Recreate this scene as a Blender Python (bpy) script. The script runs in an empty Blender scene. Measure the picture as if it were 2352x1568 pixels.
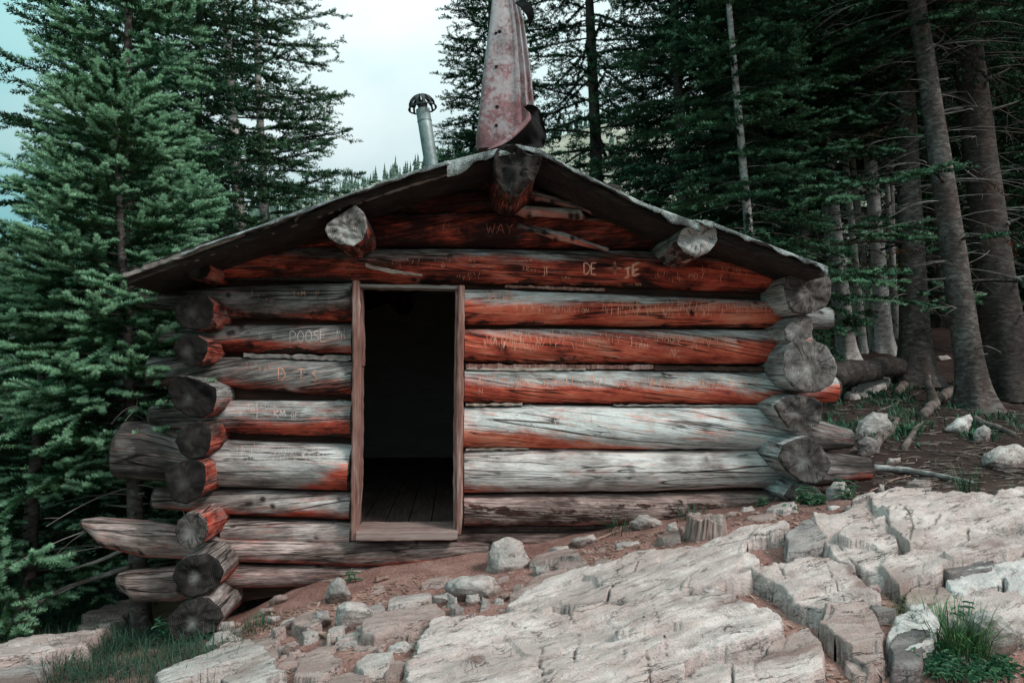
import bpy, bmesh, math, random
import numpy as np
from mathutils import Vector

S = bpy.context.scene
COL = S.collection
R_ = math.radians

# ------------------------------------------------------------------ camera
YAW, PITCH = R_(5.0), R_(2.75)
CAM = np.array([0.0, -4.6, 1.6])
FPX = 1568.0                      # focal length in units of the 2352-wide view of the photograph
_f = np.array([math.sin(YAW)*math.cos(PITCH), math.cos(YAW)*math.cos(PITCH), math.sin(PITCH)])
_r = np.array([math.cos(YAW), -math.sin(YAW), 0.0])
_u = np.cross(_r, _f)
def ray(px, py):
    return _f + _r*((px-1176.0)/FPX) + _u*((784.0-py)/FPX)
def P(px, py, Y):
    """point of the vertical plane y = Y seen at px,py"""
    d = ray(px, py); t = (Y-CAM[1])/d[1]
    return CAM + d*t
cam = bpy.data.cameras.new('camera'); cam.lens = 24; cam.sensor_width = 36
cam.clip_end = 5000; cam.clip_start = 0.05
co = bpy.data.objects.new('camera', cam); COL.objects.link(co)
co.location = CAM; co.rotation_euler = (R_(90)+PITCH, 0, -YAW)
S.camera = co

# ------------------------------------------------------------------ helpers
def tag(o, label=None, cat=None, group=None, kind=None):
    if label: o['label'] = label
    if cat: o['category'] = cat
    if group: o['group'] = group
    if kind: o['kind'] = kind
    return o
def empty(name, loc, label, cat, group=None):
    o = bpy.data.objects.new(name, None); COL.objects.link(o)
    o.location = loc; o.empty_display_size = .2
    return tag(o, label, cat, group)
def wloc(o):
    v = np.zeros(3)
    while o is not None:
        v = v+np.array(o.location); o = o.parent
    return v
def mesh(name, V, F, mats, parent=None, attrs=None, midx=None, smooth=True, origin=None):
    """V (n,3) in world coordinates, F list of int arrays each (m,k)"""
    V = np.asarray(V, dtype=np.float64)
    if not isinstance(F, list): F = [F]
    F = [np.asarray(f, dtype=np.int32) for f in F if len(f)]
    if parent is not None: V = V-wloc(parent)
    elif origin is not None: V = V-np.asarray(origin)
    me = bpy.data.meshes.new(name)
    me.vertices.add(len(V)); me.vertices.foreach_set('co', V.astype(np.float32).ravel())
    nl = sum(f.size for f in F); npol = sum(len(f) for f in F)
    me.loops.add(nl); me.polygons.add(npol)
    me.loops.foreach_set('vertex_index', np.concatenate([f.ravel() for f in F]))
    tot = np.concatenate([np.full(len(f), f.shape[1], np.int32) for f in F])
    st = np.concatenate([[0], np.cumsum(tot)[:-1]]).astype(np.int32)
    me.polygons.foreach_set('loop_start', st)
    try: me.polygons.foreach_set('loop_total', tot)
    except Exception: pass
    if midx is not None: me.polygons.foreach_set('material_index', np.asarray(midx, np.int32))
    me.polygons.foreach_set('use_smooth', np.full(npol, smooth))
    for m in (mats if isinstance(mats, (list, tuple)) else [mats]): me.materials.append(m)
    for k, a in (attrs or {}).items():
        a = np.asarray(a, np.float32)
        if a.ndim == 1:
            t = me.attributes.new(k, 'FLOAT', 'POINT'); t.data.foreach_set('value', a)
        else:
            t = me.attributes.new(k, 'FLOAT_VECTOR', 'POINT'); t.data.foreach_set('vector', a.ravel())
    me.update(calc_edges=True); me.validate()
    o = bpy.data.objects.new(name, me); COL.objects.link(o)
    if parent is not None: o.parent = parent
    elif origin is not None: o.location = origin
    return o

def _h(ix, iy, iz):
    n = (ix.astype(np.int64)*374761393 + iy.astype(np.int64)*668265263 + iz.astype(np.int64)*2147483647 ) & 0xffffffff
    n = ((n ^ (n >> 13))*1274126177) & 0xffffffff
    n = ((n ^ (n >> 15))*2246822519) & 0xffffffff
    return ((n ^ (n >> 16)) & 0xffffff)/float(0xffffff)
def vnoise(x, y, z=0.0):
    x, y, z = np.broadcast_arrays(np.asarray(x, float), np.asarray(y, float), np.asarray(z, float))
    ix, iy, iz = np.floor(x), np.floor(y), np.floor(z)
    fx, fy, fz = x-ix, y-iy, z-iz
    fx, fy, fz = [t*t*(3-2*t) for t in (fx, fy, fz)]
    r = 0
    for a in (0, 1):
        for b in (0, 1):
            for c in (0, 1):
                w = (fx if a else 1-fx)*(fy if b else 1-fy)*(fz if c else 1-fz)
                r = r + w*_h(ix+a, iy+b, iz+c)
    return r*2-1
def fbm(x, y, z=0.0, o=4):
    r, a, s = 0, 1.0, 1.0
    for k in range(o):
        r = r + a*vnoise(np.asarray(x)*s+k*17.3, np.asarray(y)*s-k*9.1, np.asarray(z)*s+k*5.7); a *= .5; s *= 2.03
    return r
def sstep(a, b, x):
    t = np.clip((x-a)/(b-a), 0, 1); return t*t*(3-2*t)

class MB:
    """collects tubes and boxes into one mesh"""
    def __init__(s): s.V = []; s.T = []; s.Q = []; s.n = 0; s.A = []
    def add(s, V, Q=None, T=None, a=0.0):
        V = np.asarray(V, float)
        if Q is not None and len(Q): s.Q.append(np.asarray(Q)+s.n)
        if T is not None and len(T): s.T.append(np.asarray(T)+s.n)
        s.V.append(V); s.A.append(np.full(len(V), a)); s.n += len(V)
    def tube(s, pts, rad, k=6, cap=True, a=0.0, jit=0, rng=None):
        pts = np.asarray(pts, float); n = len(pts)
        rad = np.broadcast_to(np.asarray(rad, float), (n,))
        d = np.gradient(pts, axis=0); d /= np.linalg.norm(d, axis=1)[:, None]+1e-9
        ref = np.array([0, 0, 1.0]) if abs(d[:, 2]).mean() < .8 else np.array([1.0, 0, 0])
        e1 = np.cross(d, ref); e1 /= np.linalg.norm(e1, axis=1)[:, None]+1e-9
        e2 = np.cross(e1, d)
        th = np.linspace(0, 2*np.pi, k, endpoint=False)
        rr = rad[:, None]*np.ones(k)
        if jit: rr = rr*(1+jit*(rng.random((n, k))-.5))
        V = pts[:, None]+rr[..., None]*(np.cos(th)[None, :, None]*e1[:, None]+np.sin(th)[None, :, None]*e2[:, None])
        V = V.reshape(-1, 3)
        i = np.arange(n-1)[:, None]*k; j = np.arange(k)[None]; j2 = (j+1) % k
        Q = np.stack([i+j, i+j2, i+k+j2, i+k+j], -1).reshape(-1, 4)
        T = []
        if cap:
            V = np.vstack([V, pts[0], pts[-1]]); c0, c1 = n*k, n*k+1
            T = [[c0, (q+1) % k, q] for q in range(k)]+[[c1, (n-1)*k+q, (n-1)*k+(q+1) % k] for q in range(k)]
        s.add(V, Q, T, a)
    def box(s, c, size, rot=None, a=0.0):
        c = np.asarray(c, float); h = np.asarray(size, float)/2
        V = np.array([[x, y, z] for x in (-1, 1) for y in (-1, 1) for z in (-1, 1)], float)*h
        if rot is not None: V = V @ np.asarray(rot).T
        s.add(V+c, [[0,1,3,2],[4,6,7,5],[0,4,5,1],[2,3,7,6],[0,2,6,4],[1,5,7,3]], None, a)
    def build(s, name, mat, parent=None, smooth=True, attr=None):
        F = []
        if s.Q: F.append(np.vstack(s.Q))
        if s.T: F.append(np.vstack(s.T))
        return mesh(name, np.vstack(s.V), F, mat, parent, {attr: np.concatenate(s.A)} if attr else None, smooth=smooth)

# ------------------------------------------------------------------ materials
class NT:
    def __init__(s, name):
        s.m = bpy.data.materials.new(name); s.m.use_nodes = True
        s.t = s.m.node_tree; s.n = s.t.nodes; s.bsdf = s.n['Principled BSDF']
        s.bsdf.inputs['Specular IOR Level'].default_value = .25
        s.bsdf.inputs['Roughness'].default_value = .85
    def lk(s, a, b): s.t.links.new(a, b)
    def val(s, x, inp):
        if hasattr(x, 'is_output'): s.lk(x, inp)
        else: inp.default_value = x
    def attr(s, name, out='Fac'):
        a = s.n.new('ShaderNodeAttribute'); a.attribute_name = name; return a.outputs[out]
    def obj(s):
        return s.n.new('ShaderNodeTexCoord').outputs['Object']
    def scale(s, v, sc, loc=(0,0,0), rot=None):
        if rot is not None:
            q = s.n.new('ShaderNodeMapping'); s.lk(v, q.inputs[0]); q.inputs['Rotation'].default_value = rot; v = q.outputs[0]
        m = s.n.new('ShaderNodeMapping'); s.lk(v, m.inputs[0]); m.inputs['Scale'].default_value = sc
        m.inputs['Location'].default_value = loc; return m.outputs[0]
    def noise(s, v, sc=1.0, det=4, rough=.55, dist=0.0, out='Fac'):
        n = s.n.new('ShaderNodeTexNoise'); s.lk(v, n.inputs['Vector'])
        n.inputs['Scale'].default_value = sc; n.inputs['Detail'].default_value = det
        n.inputs['Roughness'].default_value = rough; n.inputs['Distortion'].default_value = dist
        return n.outputs[out]
    def voro(s, v, sc=1.0, feature='DISTANCE_TO_EDGE', rand=1.0, out='Distance'):
        n = s.n.new('ShaderNodeTexVoronoi'); n.feature = feature; s.lk(v, n.inputs['Vector'])
        n.inputs['Scale'].default_value = sc; n.inputs['Randomness'].default_value = rand
        return n.outputs[out]
    def ramp(s, f, stops, interp='LINEAR'):
        r = s.n.new('ShaderNodeValToRGB'); s.lk(f, r.inputs[0]); cr = r.color_ramp; cr.interpolation = interp
        while len(cr.elements) < len(stops): cr.elements.new(.5)
        for e, (p, c) in zip(cr.elements, stops):
            e.position = p; e.color = (*c, 1) if hasattr(c, '__len__') else (c, c, c, 1)
        return r.outputs[0]
    def mix(s, f, a, b, mode='MIX'):
        m = s.n.new('ShaderNodeMix'); m.data_type = 'RGBA'; m.blend_type = mode
        s.val(f, m.inputs[0])
        for x, i in ((a, 6), (b, 7)):
            if hasattr(x, 'is_output'): s.lk(x, m.inputs[i])
            else: m.inputs[i].default_value = (*x, 1)
        return m.outputs[2]
    def math(s, op, a, b=0.0, c=None, clamp=False):
        m = s.n.new('ShaderNodeMath'); m.operation = op; m.use_clamp = clamp
        s.val(a, m.inputs[0]); s.val(b, m.inputs[1])
        if c is not None: s.val(c, m.inputs[2])
        return m.outputs[0]
    def rng(s, v, a, b, c=0.0, d=1.0):
        m = s.n.new('ShaderNodeMapRange'); s.lk(v, m.inputs[0])
        for i, x in enumerate((a, b, c, d)): m.inputs[1+i].default_value = x
        return m.outputs[0]
    def bump(s, h, st=.5, dist=.01):
        b = s.n.new('ShaderNodeBump'); s.lk(h, b.inputs['Height']); b.inputs['Strength'].default_value = st
        b.inputs['Distance'].default_value = dist; s.lk(b.outputs[0], s.bsdf.inputs['Normal'])
    def color(s, c, rough=None, spec=None):
        if hasattr(c, 'is_output'): s.lk(c, s.bsdf.inputs['Base Color'])
        else: s.bsdf.inputs['Base Color'].default_value = (*c, 1)
        if rough is not None: s.val(rough, s.bsdf.inputs['Roughness'])
        if spec is not None: s.bsdf.inputs['Specular IOR Level'].default_value = spec
        return s.m

def wood_mat():
    n = NT('weathered_log'); uv = n.attr('wuv', 'Vector')
    g1 = n.noise(n.scale(uv, (4.5, 46, 1)), 1, 6, .68, .25)
    g2 = n.noise(n.scale(uv, (16, 150, 1)), 1, 3, .65)
    blot = n.noise(n.scale(uv, (3.0, 6.5, 1)), 1, 4, .6, .6)
    g = n.math('ADD', n.math('MULTIPLY', g1, .62), n.math('MULTIPLY', g2, .42))
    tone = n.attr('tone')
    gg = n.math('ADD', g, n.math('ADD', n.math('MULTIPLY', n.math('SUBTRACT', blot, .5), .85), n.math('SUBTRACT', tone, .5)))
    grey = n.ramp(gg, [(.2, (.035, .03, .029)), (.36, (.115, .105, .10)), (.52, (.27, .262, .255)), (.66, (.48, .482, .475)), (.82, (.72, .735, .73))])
    rr = n.math('ADD', g, n.math('ADD', n.math('MULTIPLY', n.math('SUBTRACT', blot, .5), 1.2), n.math('MULTIPLY', n.math('SUBTRACT', tone, .5), 1.0)))
    red = n.ramp(rr, [(.2, (.03, .008, .007)), (.36, (.16, .028, .018)), (.50, (.46, .075, .046)), (.68, (.66, .145, .085)), (.90, (.74, .27, .18))])
    rf = n.math('ADD', n.attr('redness'), n.math('MULTIPLY', n.math('SUBTRACT', n.noise(n.scale(uv, (4, 16, 1), (3, 7, 0)), 1, 6, .75), .5), 2.0))
    rf = n.math('ADD', rf, n.math('MULTIPLY', n.math('SUBTRACT', n.noise(n.scale(uv, (40, 14, 1), (3, 7, 0)), 1, 3, .6), .5), .35))
    rf = n.math('ADD', rf, n.math('MULTIPLY', n.math('SUBTRACT', n.noise(n.scale(uv, (2.5, 70, 1), (8, 1, 0)), 1, 4, .7), .5), 1.5))
    c = n.mix(n.rng(rf, .2, .9), grey, red)
    # drying checks along the grain
    ck = n.noise(n.scale(uv, (.9, 20, 1), (11, 3, 0)), 1, 3, .5, .4)
    ck = n.math('ABSOLUTE', n.math('SUBTRACT', ck, .5))
    ckm = n.rng(ck, .0, .017, 1, 0)
    breakup = n.rng(n.noise(n.scale(uv, (1.3, 5, 1), (5, 5, 0)), 1, 2), .42, .56)
    ckm = n.math('MULTIPLY', ckm, breakup)
    c = n.mix(n.math('MULTIPLY', ckm, .85), c, (.018, .012, .011))
    lk_ = n.noise(n.scale(uv, (.3, 8.5, 1), (17, 9, 0)), 1, 2, .4, .2)
    lkm = n.rng(n.math('ABSOLUTE', n.math('SUBTRACT', lk_, .5)), .0, .0085, 1, 0)
    c = n.mix(n.math('MULTIPLY', lkm, .9), c, (.012, .009, .008)); ckm = n.math('MAXIMUM', ckm, lkm)
    # worm tracks and small dark pits
    pit = n.rng(n.voro(n.scale(uv, (9, 26, 1), (2, 1, 0)), 1, 'F1'), .05, .1, 1, 0)
    pit = n.math('MULTIPLY', pit, n.rng(n.noise(n.scale(uv, (2, 5, 1), (9, 1, 0)), 1, 2), .5, .6))
    c = n.mix(n.math('MULTIPLY', pit, .8), c, (.03, .02, .018))
    # bark left on
    bf = n.math('ADD', n.attr('bark'), n.math('MULTIPLY', n.math('SUBTRACT', n.noise(n.scale(uv, (6, 16, 1), (1, 4, 0)), 1, 5, .7), .5), 1.6))
    bm = n.rng(bf, .5, .62)
    barkc = n.ramp(n.noise(n.scale(uv, (16, 40, 1)), 1, 4, .7), [(.3, (.012, .009, .008)), (.6, (.055, .032, .026)), (.8, (.16, .10, .085))])
    c = n.mix(bm, c, barkc)
    c = n.mix(n.attr('dust'), c, n.mix(1.0, c, (1.12, .80, .755), 'MULTIPLY'))
    h = n.math('SUBTRACT', n.math('ADD', n.math('MULTIPLY', g, .6), n.math('MULTIPLY', bm, .4)), n.math('MULTIPLY', ckm, .9))
    n.bump(h, 1.0, .018)
    return n.color(c, .8, .2)
def endgrain_mat():
    n = NT('log_end_grain'); e = n.attr('endp', 'Vector')     # centred, metres
    d = n.noise(n.scale(e, (9, 9, 1)), 1, 3, .5, 0, 'Color')
    ed = n.mix(.035, e, d, 'ADD')
    ln = n.n.new('ShaderNodeVectorMath'); ln.operation = 'LENGTH'; n.lk(n.scale(ed, (1, 1, 0)), ln.inputs[0])
    rad = ln.outputs['Value']
    ring = n.math('SINE', n.math('MULTIPLY', rad, 620))
    sp = n.n.new('ShaderNodeSeparateXYZ'); n.lk(e, sp.inputs[0])
    ang = n.math('ARCTAN2', sp.outputs[1], sp.outputs[0])
    cmb = n.n.new('ShaderNodeCombineXYZ')
    n.lk(n.math('MULTIPLY', n.math('COSINE', ang), 2.3), cmb.inputs[0]); n.lk(n.math('MULTIPLY', n.math('SINE', ang), 2.3), cmb.inputs[1])
    n.lk(n.math('ADD', n.math('MULTIPLY', rad, 5), n.math('MULTIPLY', sp.outputs[2], 10)), cmb.inputs[2])
    cr = n.math('ABSOLUTE', n.math('SUBTRACT', n.noise(cmb.outputs[0], 1, 1, .4), .5))
    crm = n.math('MULTIPLY', n.rng(cr, 0, .03, 1, 0), n.rng(rad, .008, .04))
    base = n.noise(n.scale(e, (28, 28, 1)), 1, 4, .65)
    big = n.noise(n.scale(e, (8, 8, 1)), 1, 2, .5)
    t = n.math('ADD', n.math('MULTIPLY', base, .45), n.math('ADD', n.math('MULTIPLY', ring, .075), n.math('MULTIPLY', big, .5)))
    t = n.math('ADD', t, n.math('SUBTRACT', n.attr('tone'), .5))
    c = n.ramp(t, [(.25, (.012, .010, .010)), (.45, (.055, .045, .042)), (.62, (.15, .13, .125)), (.82, (.40, .385, .375))])
    pith = n.rng(n.math('ADD', rad, n.math('MULTIPLY', n.math('SUBTRACT', base, .5), .06)), .0, .05, 1, 0)
    c = n.mix(n.math('MULTIPLY', pith, n.math('MULTIPLY', n.attr('pith'), .6)), c, (.42, .40, .385))
    c = n.mix(n.math('MULTIPLY', crm, .75), c, (.01, .008, .008))
    n.bump(n.math('SUBTRACT', base, n.math('MULTIPLY', crm, .5)), .5, .008)
    return n.color(c, .9, .15)
def plank_mat(name, dark, mid, light, sc=(3, 60, 60)):
    n = NT(name); o = n.obj()
    g = n.noise(n.scale(o, sc), 1, 5, .6, .3)
    b = n.noise(n.scale(o, tuple(x*.12+2 for x in sc)), 1, 3, .6)
    t = n.math('ADD', n.math('MULTIPLY', g, .6), n.math('MULTIPLY', b, .4))
    n.bump(t, .5, .006)
    return n.color(n.ramp(t, [(.3, dark), (.5, mid), (.72, light)]), .85, .2)
def rock_mat(name, dark, mid, light, pink=.35, ang=0.45, streak=1.0, crackc=(.06, .05, .047)):
    n = NT(name); o = n.obj()
    w = n.noise(n.scale(o, (1.6, 1.6, 1.6)), 1, 4, .55, 0, 'Color')
    ow = n.mix(.2, o, w, 'ADD')
    rot = (.12, .2, -.13+(ang-.45)*1.2)
    s1 = n.noise(n.scale(ow, (2.2, 16, 24), (0, 0, 0), rot), 1, 7, .7, .25)          # foliation bands
    s2 = n.noise(n.scale(o, (11, 11, 11)), 1, 6, .72)
    s3 = n.noise(n.scale(o, (120, 120, 120)), 1, 3, .75)
    t = n.math('ADD', n.math('MULTIPLY', s1, .52*streak), n.math('ADD', n.math('MULTIPLY', s2, .36), n.math('MULTIPLY', s3, .3)))
    c = n.ramp(t, [(.43, dark), (.515, mid), (.60, light), (.80, tuple(min(.86, x*1.16) for x in light))])
    pk = n.rng(n.noise(n.scale(o, (2.6, 2.6, 2.6), (4, 4, 4)), 1, 5, .65), .4, .62)
    c = n.mix(n.math('MULTIPLY', pk, pink), c, (.47, .335, .305))
    gy = n.rng(n.noise(n.scale(ow, (1.2, 7, 12), (9, 2, 4), rot), 1, 5, .65), .5, .62, 0, .75)
    c = n.mix(gy, c, mid)
    # hairline fractures: thin, broken, mostly along the banding, some across it
    h1 = n.noise(n.scale(ow, (1.3, 9, 14), (2, 7, 1), rot), 1, 5, .62)
    f1 = n.math('MULTIPLY', n.rng(n.math('ABSOLUTE', n.math('SUBTRACT', h1, .5)), 0, .013, 1, 0), n.rng(n.noise(n.scale(o, (5, 5, 5), (8, 2, 1)), 1, 3), .45, .6))
    h2 = n.noise(n.scale(ow, (9, 2.2, 3), (5, 3, 8), rot), 1, 5, .6)
    f2 = n.math('MULTIPLY', n.rng(n.math('ABSOLUTE', n.math('SUBTRACT', h2, .5)), 0, .007, 1, 0), n.rng(n.noise(n.scale(o, (4, 4, 4), (1, 8, 3)), 1, 3), .6, .72))
    crk = n.math('MAXIMUM', f1, f2)
    c = n.mix(n.math('MULTIPLY', crk, .85), c, crackc)
    lich = n.math('MULTIPLY', n.rng(n.noise(n.scale(o, (30, 30, 30), (3, 9, 2)), 1, 5, .75), .6, .7), .35)
    c = n.mix(lich, c, tuple(x*.55 for x in dark))
    c = n.mix(n.attr('soil'), c, (.175, .095, .08))
    c = n.mix(n.math('MULTIPLY', n.attr('crack'), .9), c, (.03, .022, .02))
    n.bump(n.math('SUBTRACT', t, n.math('MULTIPLY', crk, .35)), 1.0, .035)
    return n.color(c, .88, .2)
def simple(name, c0, c1, sc=20, rough=.8, bump=.3, dist=.006, spec=.2, det=4):
    n = NT(name); t = n.noise(n.scale(n.obj(), (sc, sc, sc) if not hasattr(sc, '__len__') else sc), 1, det, .6)
    if bump: n.bump(t, bump, dist)
    return n.color(n.ramp(t, [(.32, c0), (.68, c1)]), rough, spec)
def needle_mat(name, dark, light, tipc):
    n = NT(name); t = n.attr('tint')
    c = n.ramp(t, [(0.0, dark), (.45, light), (1.0, tipc)])
    nz = n.noise(n.scale(n.obj(), (1.6, 1.6, 1.6)), 1, 2)
    c = n.mix(n.rng(nz, .35, .65, 0, .5), c, n.mix(.55, c, (.06, .085, .02), 'MIX'))
    n.bsdf.inputs['Sheen Weight'].default_value = 0
    return n.color(c, .75, .06)
def bark_mat(name, dark, mid, light, plates=(11, 11, 26)):
    n = NT(name); o = n.obj()
    a = n.noise(n.scale(o, plates), 1, 5, .65, .5)
    b = n.noise(n.scale(o, (3, 3, 2)), 1, 3)
    sc = n.noise(n.scale(o, (14, 14, 60), (2, 2, 2)), 1, 3, .6)
    t = n.math('ADD', n.math('MULTIPLY', a, .65), n.math('MULTIPLY', b, .35))
    c = n.ramp(t, [(.34, dark), (.5, mid), (.66, light)])
    c = n.mix(n.rng(sc, .6, .7, 0, .75), c, tuple(x*.35 for x in dark))
    rd = n.rng(n.noise(n.scale(o, (2.2, 2.2, 1.0), (5, 1, 7)), 1, 4, .6), .52, .72, 0, .38)
    c = n.mix(rd, c, (.15, .075, .06))
    n.bump(n.math('SUBTRACT', t, n.math('MULTIPLY', sc, .5)), .8, .02)
    return n.color(c, .9, .15)
M = {}
M['log'] = wood_mat(); M['end'] = endgrain_mat()
M['carve'] = simple('fresh_cut_wood', (.68, .27, .185), (.84, .46, .34), 60, .8, 0)
M['carve_pale'] = simple('pale_scratched_wood', (.50, .42, .38), (.74, .66, .62), 60, .8, 0)
M['jamb'] = plank_mat('door_frame_wood', (.05, .022, .018), (.25, .125, .105), (.50, .40, .37), (60, 60, 4))
M['sill'] = plank_mat('worn_threshold_wood', (.08, .05, .045), (.27, .18, .165), (.42, .34, .32), (3, 50, 50))
M['board'] = plank_mat('roof_board_wood', (.008, .006, .006), (.026, .020, .018), (.07, .055, .05), (4, 40, 60))
M['fascia'] = plank_mat('fascia_board_wood', (.06, .05, .046), (.19, .165, .155), (.42, .40, .39), (4, 60, 60))
M['inner'] = plank_mat('interior_boards', (.25, .255, .255), (.36, .37, .37), (.45, .46, .46), (4, 40, 40))
M['floorb'] = plank_mat('floor_boards', (.035, .026, .023), (.10, .072, .065), (.17, .13, .12), (40, 4, 40))
M['chink'] = plank_mat('dark_chinking', (.012, .009, .008), (.04, .022, .018), (.11, .055, .042), (6, 40, 40))
M['splint'] = plank_mat('pale_splinter_wood', (.12, .085, .07), (.38, .31, .27), (.62, .56, .5), (6, 60, 60))
# ------------------------------------------------------------------ terrain
def RP(px, py, depth):
    d = ray(px, py); t = depth/d[1]; return CAM+d*t
_ctl = [RP(*c) for c in [
 (0,1568,3.9),(300,1568,3.5),(600,1568,3.15),(900,1568,2.95),(1200,1568,2.8),(1600,1568,2.65),(2000,1568,2.55),(2352,1568,2.5),
 (450,1490,4.15),(330,1470,5.0),(650,1378,4.35),(850,1322,4.4),(1100,1305,4.3),(1300,1256,4.35),(1500,1212,4.35),(1700,1178,4.35),(1850,1152,4.3),
 (900,1450,3.5),(1170,1325,4.1),(1176,1450,3.4),(1625,1250,3.7),(1600,1350,3.3),(1600,1450,2.95),(2015,1190,3.6),(2352,1165,3.6),
 (2100,1300,3.15),(2300,1400,2.85),(2000,1400,2.95),(2000,1125,4.7),(2200,1112,4.7),(2350,1115,4.6),(2250,1000,6),(2000,1000,6.2),
 (2240,925,8),(2090,865,9.2),(1990,812,10.5),(2320,880,9),(0,1410,6.0),(150,1310,8),(0,1265,10),(200,1480,4.6)]]
_ctl += [np.array(c, float) for c in [(0,2,.35),(-2.2,3,-.2),(2,3,.8),(0,6,.5),(-3,8,-.7),(0,12,.9),(4,14,2.7),(9,12,3.2),(10,4,1.6),(-8,4,-1.6),
 (-8,-4,-1.2),(0,-8,0.0),(6,-4,.6),(8,-8,.6),(-6,-10,-.9),(0,-4.6,.05),(-4,14,-.4),(12,14,3.6),(-10,12,-1.6)]]
_ctl = np.array(_ctl)
def _tps():
    X = _ctl[:, :2]; n = len(X)
    r2 = ((X[:, None]-X[None])**2).sum(-1)
    K = .5*r2*np.log(r2+1e-9) + np.eye(n)*.02
    Pm = np.hstack([np.ones((n, 1)), X])
    A = np.zeros((n+3, n+3)); A[:n, :n] = K; A[:n, n:] = Pm; A[n:, :n] = Pm.T
    return np.linalg.solve(A, np.concatenate([_ctl[:, 2], np.zeros(3)]))
_w = _tps()
CX0, CX1, CY0, CY1 = -2.02, 1.98, .12, 4.25
def ground0(x, y):
    x, y = np.broadcast_arrays(np.asarray(x, float), np.asarray(y, float))
    sh = x.shape; xf, yf = x.ravel(), y.ravel()
    xc, yc = np.clip(xf, -10, 12), np.clip(yf, -10, 14)
    z = np.empty(len(xf))
    for i in range(0, len(xf), 40000):
        q = slice(i, i+40000)
        r2 = (xc[q][:, None]-_ctl[:, 0])**2+(yc[q][:, None]-_ctl[:, 1])**2
        z[q] = (.5*r2*np.log(r2+1e-9))@_w[:-3]+_w[-3]+_w[-2]*xc[q]+_w[-1]*yc[q]
    ex = np.maximum(xf-12, 0); exn = np.maximum(-10-xf, 0); ey = np.maximum(yf-14, 0)
    z = z+.22*np.minimum(ex, 60)-.2*np.minimum(exn, 40)+.06*np.minimum(ey, 60)
    inside = sstep(CX0, CX0+.25, xf)*sstep(CX1, CX1-.25, xf)*sstep(CY0, CY0+.2, yf)*sstep(CY1, CY1-.2, yf)
    z = np.where(inside > 0, z+(np.minimum(z, .30)-z)*inside, z)
    return z.reshape(sh)
def ground(x, y):
    x = np.asarray(x, float); y = np.asarray(y, float)
    return ground0(x, y)+.035*fbm(x*1.3, y*1.3, 3., 3)+.012*fbm(x*6, y*6, 1., 3)
def G(px, py, raise_=0.0):
    """point of the ground seen at px,py"""
    d = ray(px, py); t = np.linspace(1.5, 40, 1500)
    p = CAM+t[:, None]*d; g = ground0(p[:, 0], p[:, 1])+raise_
    k = np.argmax(p[:, 2] < g)
    if not (p[:, 2] < g).any(): k = len(t)-1
    return p[k]
def GX(px, Y):
    """ground point under pixel column px on the plane y=Y"""
    x = P(px, 860, Y)[0]; return np.array([x, Y, float(ground0(x, Y))])

def _axis(lo, hi, fine, step, far, nfar):
    a = np.arange(lo, hi, step)
    g = np.geomspace(1, far, nfar)-1
    return np.concatenate([(lo-step-g[::-1]), a, hi+g])
gx = _axis(-6.5, 8.5, 0, .045, 320, 46); gy = _axis(-4.9, 7.0, 0, .045, 320, 46)
GXX, GYY = np.meshgrid(gx, gy)
GZ = ground(GXX, GYY)
far = np.maximum(np.maximum(np.abs(GXX)-9, 0), np.maximum(np.abs(GYY-1)-7, 0))
GZ = GZ + sstep(0, 30, far)*.5*fbm(GXX*.11, GYY*.11, 2., 3)
nx, ny = len(gx), len(gy)
ii = (np.arange(ny-1)[:, None]*nx+np.arange(nx-1)[None]).ravel()
GF = np.stack([ii, ii+1, ii+nx+1, ii+nx], -1)
# growth: 0 bare trodden earth, 1 forest litter, 2 grass
litter = sstep(1.4, 2.6, GXX)*sstep(-1.6, .3, GYY)
grass = np.maximum(sstep(8, 11.5, GYY+.4*fbm(GXX*.6, GYY*.6))*sstep(-1, 3, GXX), sstep(-1.75, -2.6, GXX+.25*fbm(GXX*2, GYY*2)))
grass = np.maximum(grass, sstep(9, 16, far+6))

def ground_mat():
    n = NT('trodden_earth'); o = n.obj()
    a = n.noise(n.scale(o, (5, 5, 5)), 1, 5, .65); b = n.noise(n.scale(o, (60, 60, 60)), 1, 4, .7)
    t = n.math('ADD', n.math('MULTIPLY', a, .5), n.math('MULTIPLY', b, .5))
    dirt = n.ramp(t, [(.3, (.095, .047, .041)), (.46, (.24, .122, .103)), (.58, (.355, .205, .178)), (.74, (.50, .36, .335))])
    chips = n.rng(n.voro(n.scale(o, (42, 42, 42)), 1, 'F1'), .12, .2, 1, 0)
    chips = n.math('MULTIPLY', chips, n.rng(n.noise(n.scale(o, (3, 3, 3), (7, 7, 7)), 1, 2), .5, .62))
    dirt = n.mix(n.math('MULTIPLY', chips, .7), dirt, (.40, .27, .23))
    lit = n.ramp(t, [(.3, (.013, .009, .008)), (.5, (.040, .025, .022)), (.68, (.078, .048, .041)), (.8, (.16, .11, .10))])
    gr = n.ramp(n.noise(n.scale(o, (9, 9, 9)), 1, 5, .75), [(.3, (.018, .030, .016)), (.5, (.05, .085, .035)), (.7, (.12, .15, .065))])
    c = n.mix(n.attr('litter'), dirt, lit)
    c = n.mix(n.attr('grassy'), c, gr)
    n.bump(n.math('ADD', t, n.math('MULTIPLY', chips, .25)), .9, .02)
    return n.color(c, .95, .1)
M['ground'] = ground_mat()
og = mesh('ground', np.stack([GXX, GYY, GZ], -1).reshape(-1, 3), GF, M['ground'], None, {'litter': litter.ravel(), 'grassy': grass.ravel()})
tag(og, kind='structure')

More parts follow.
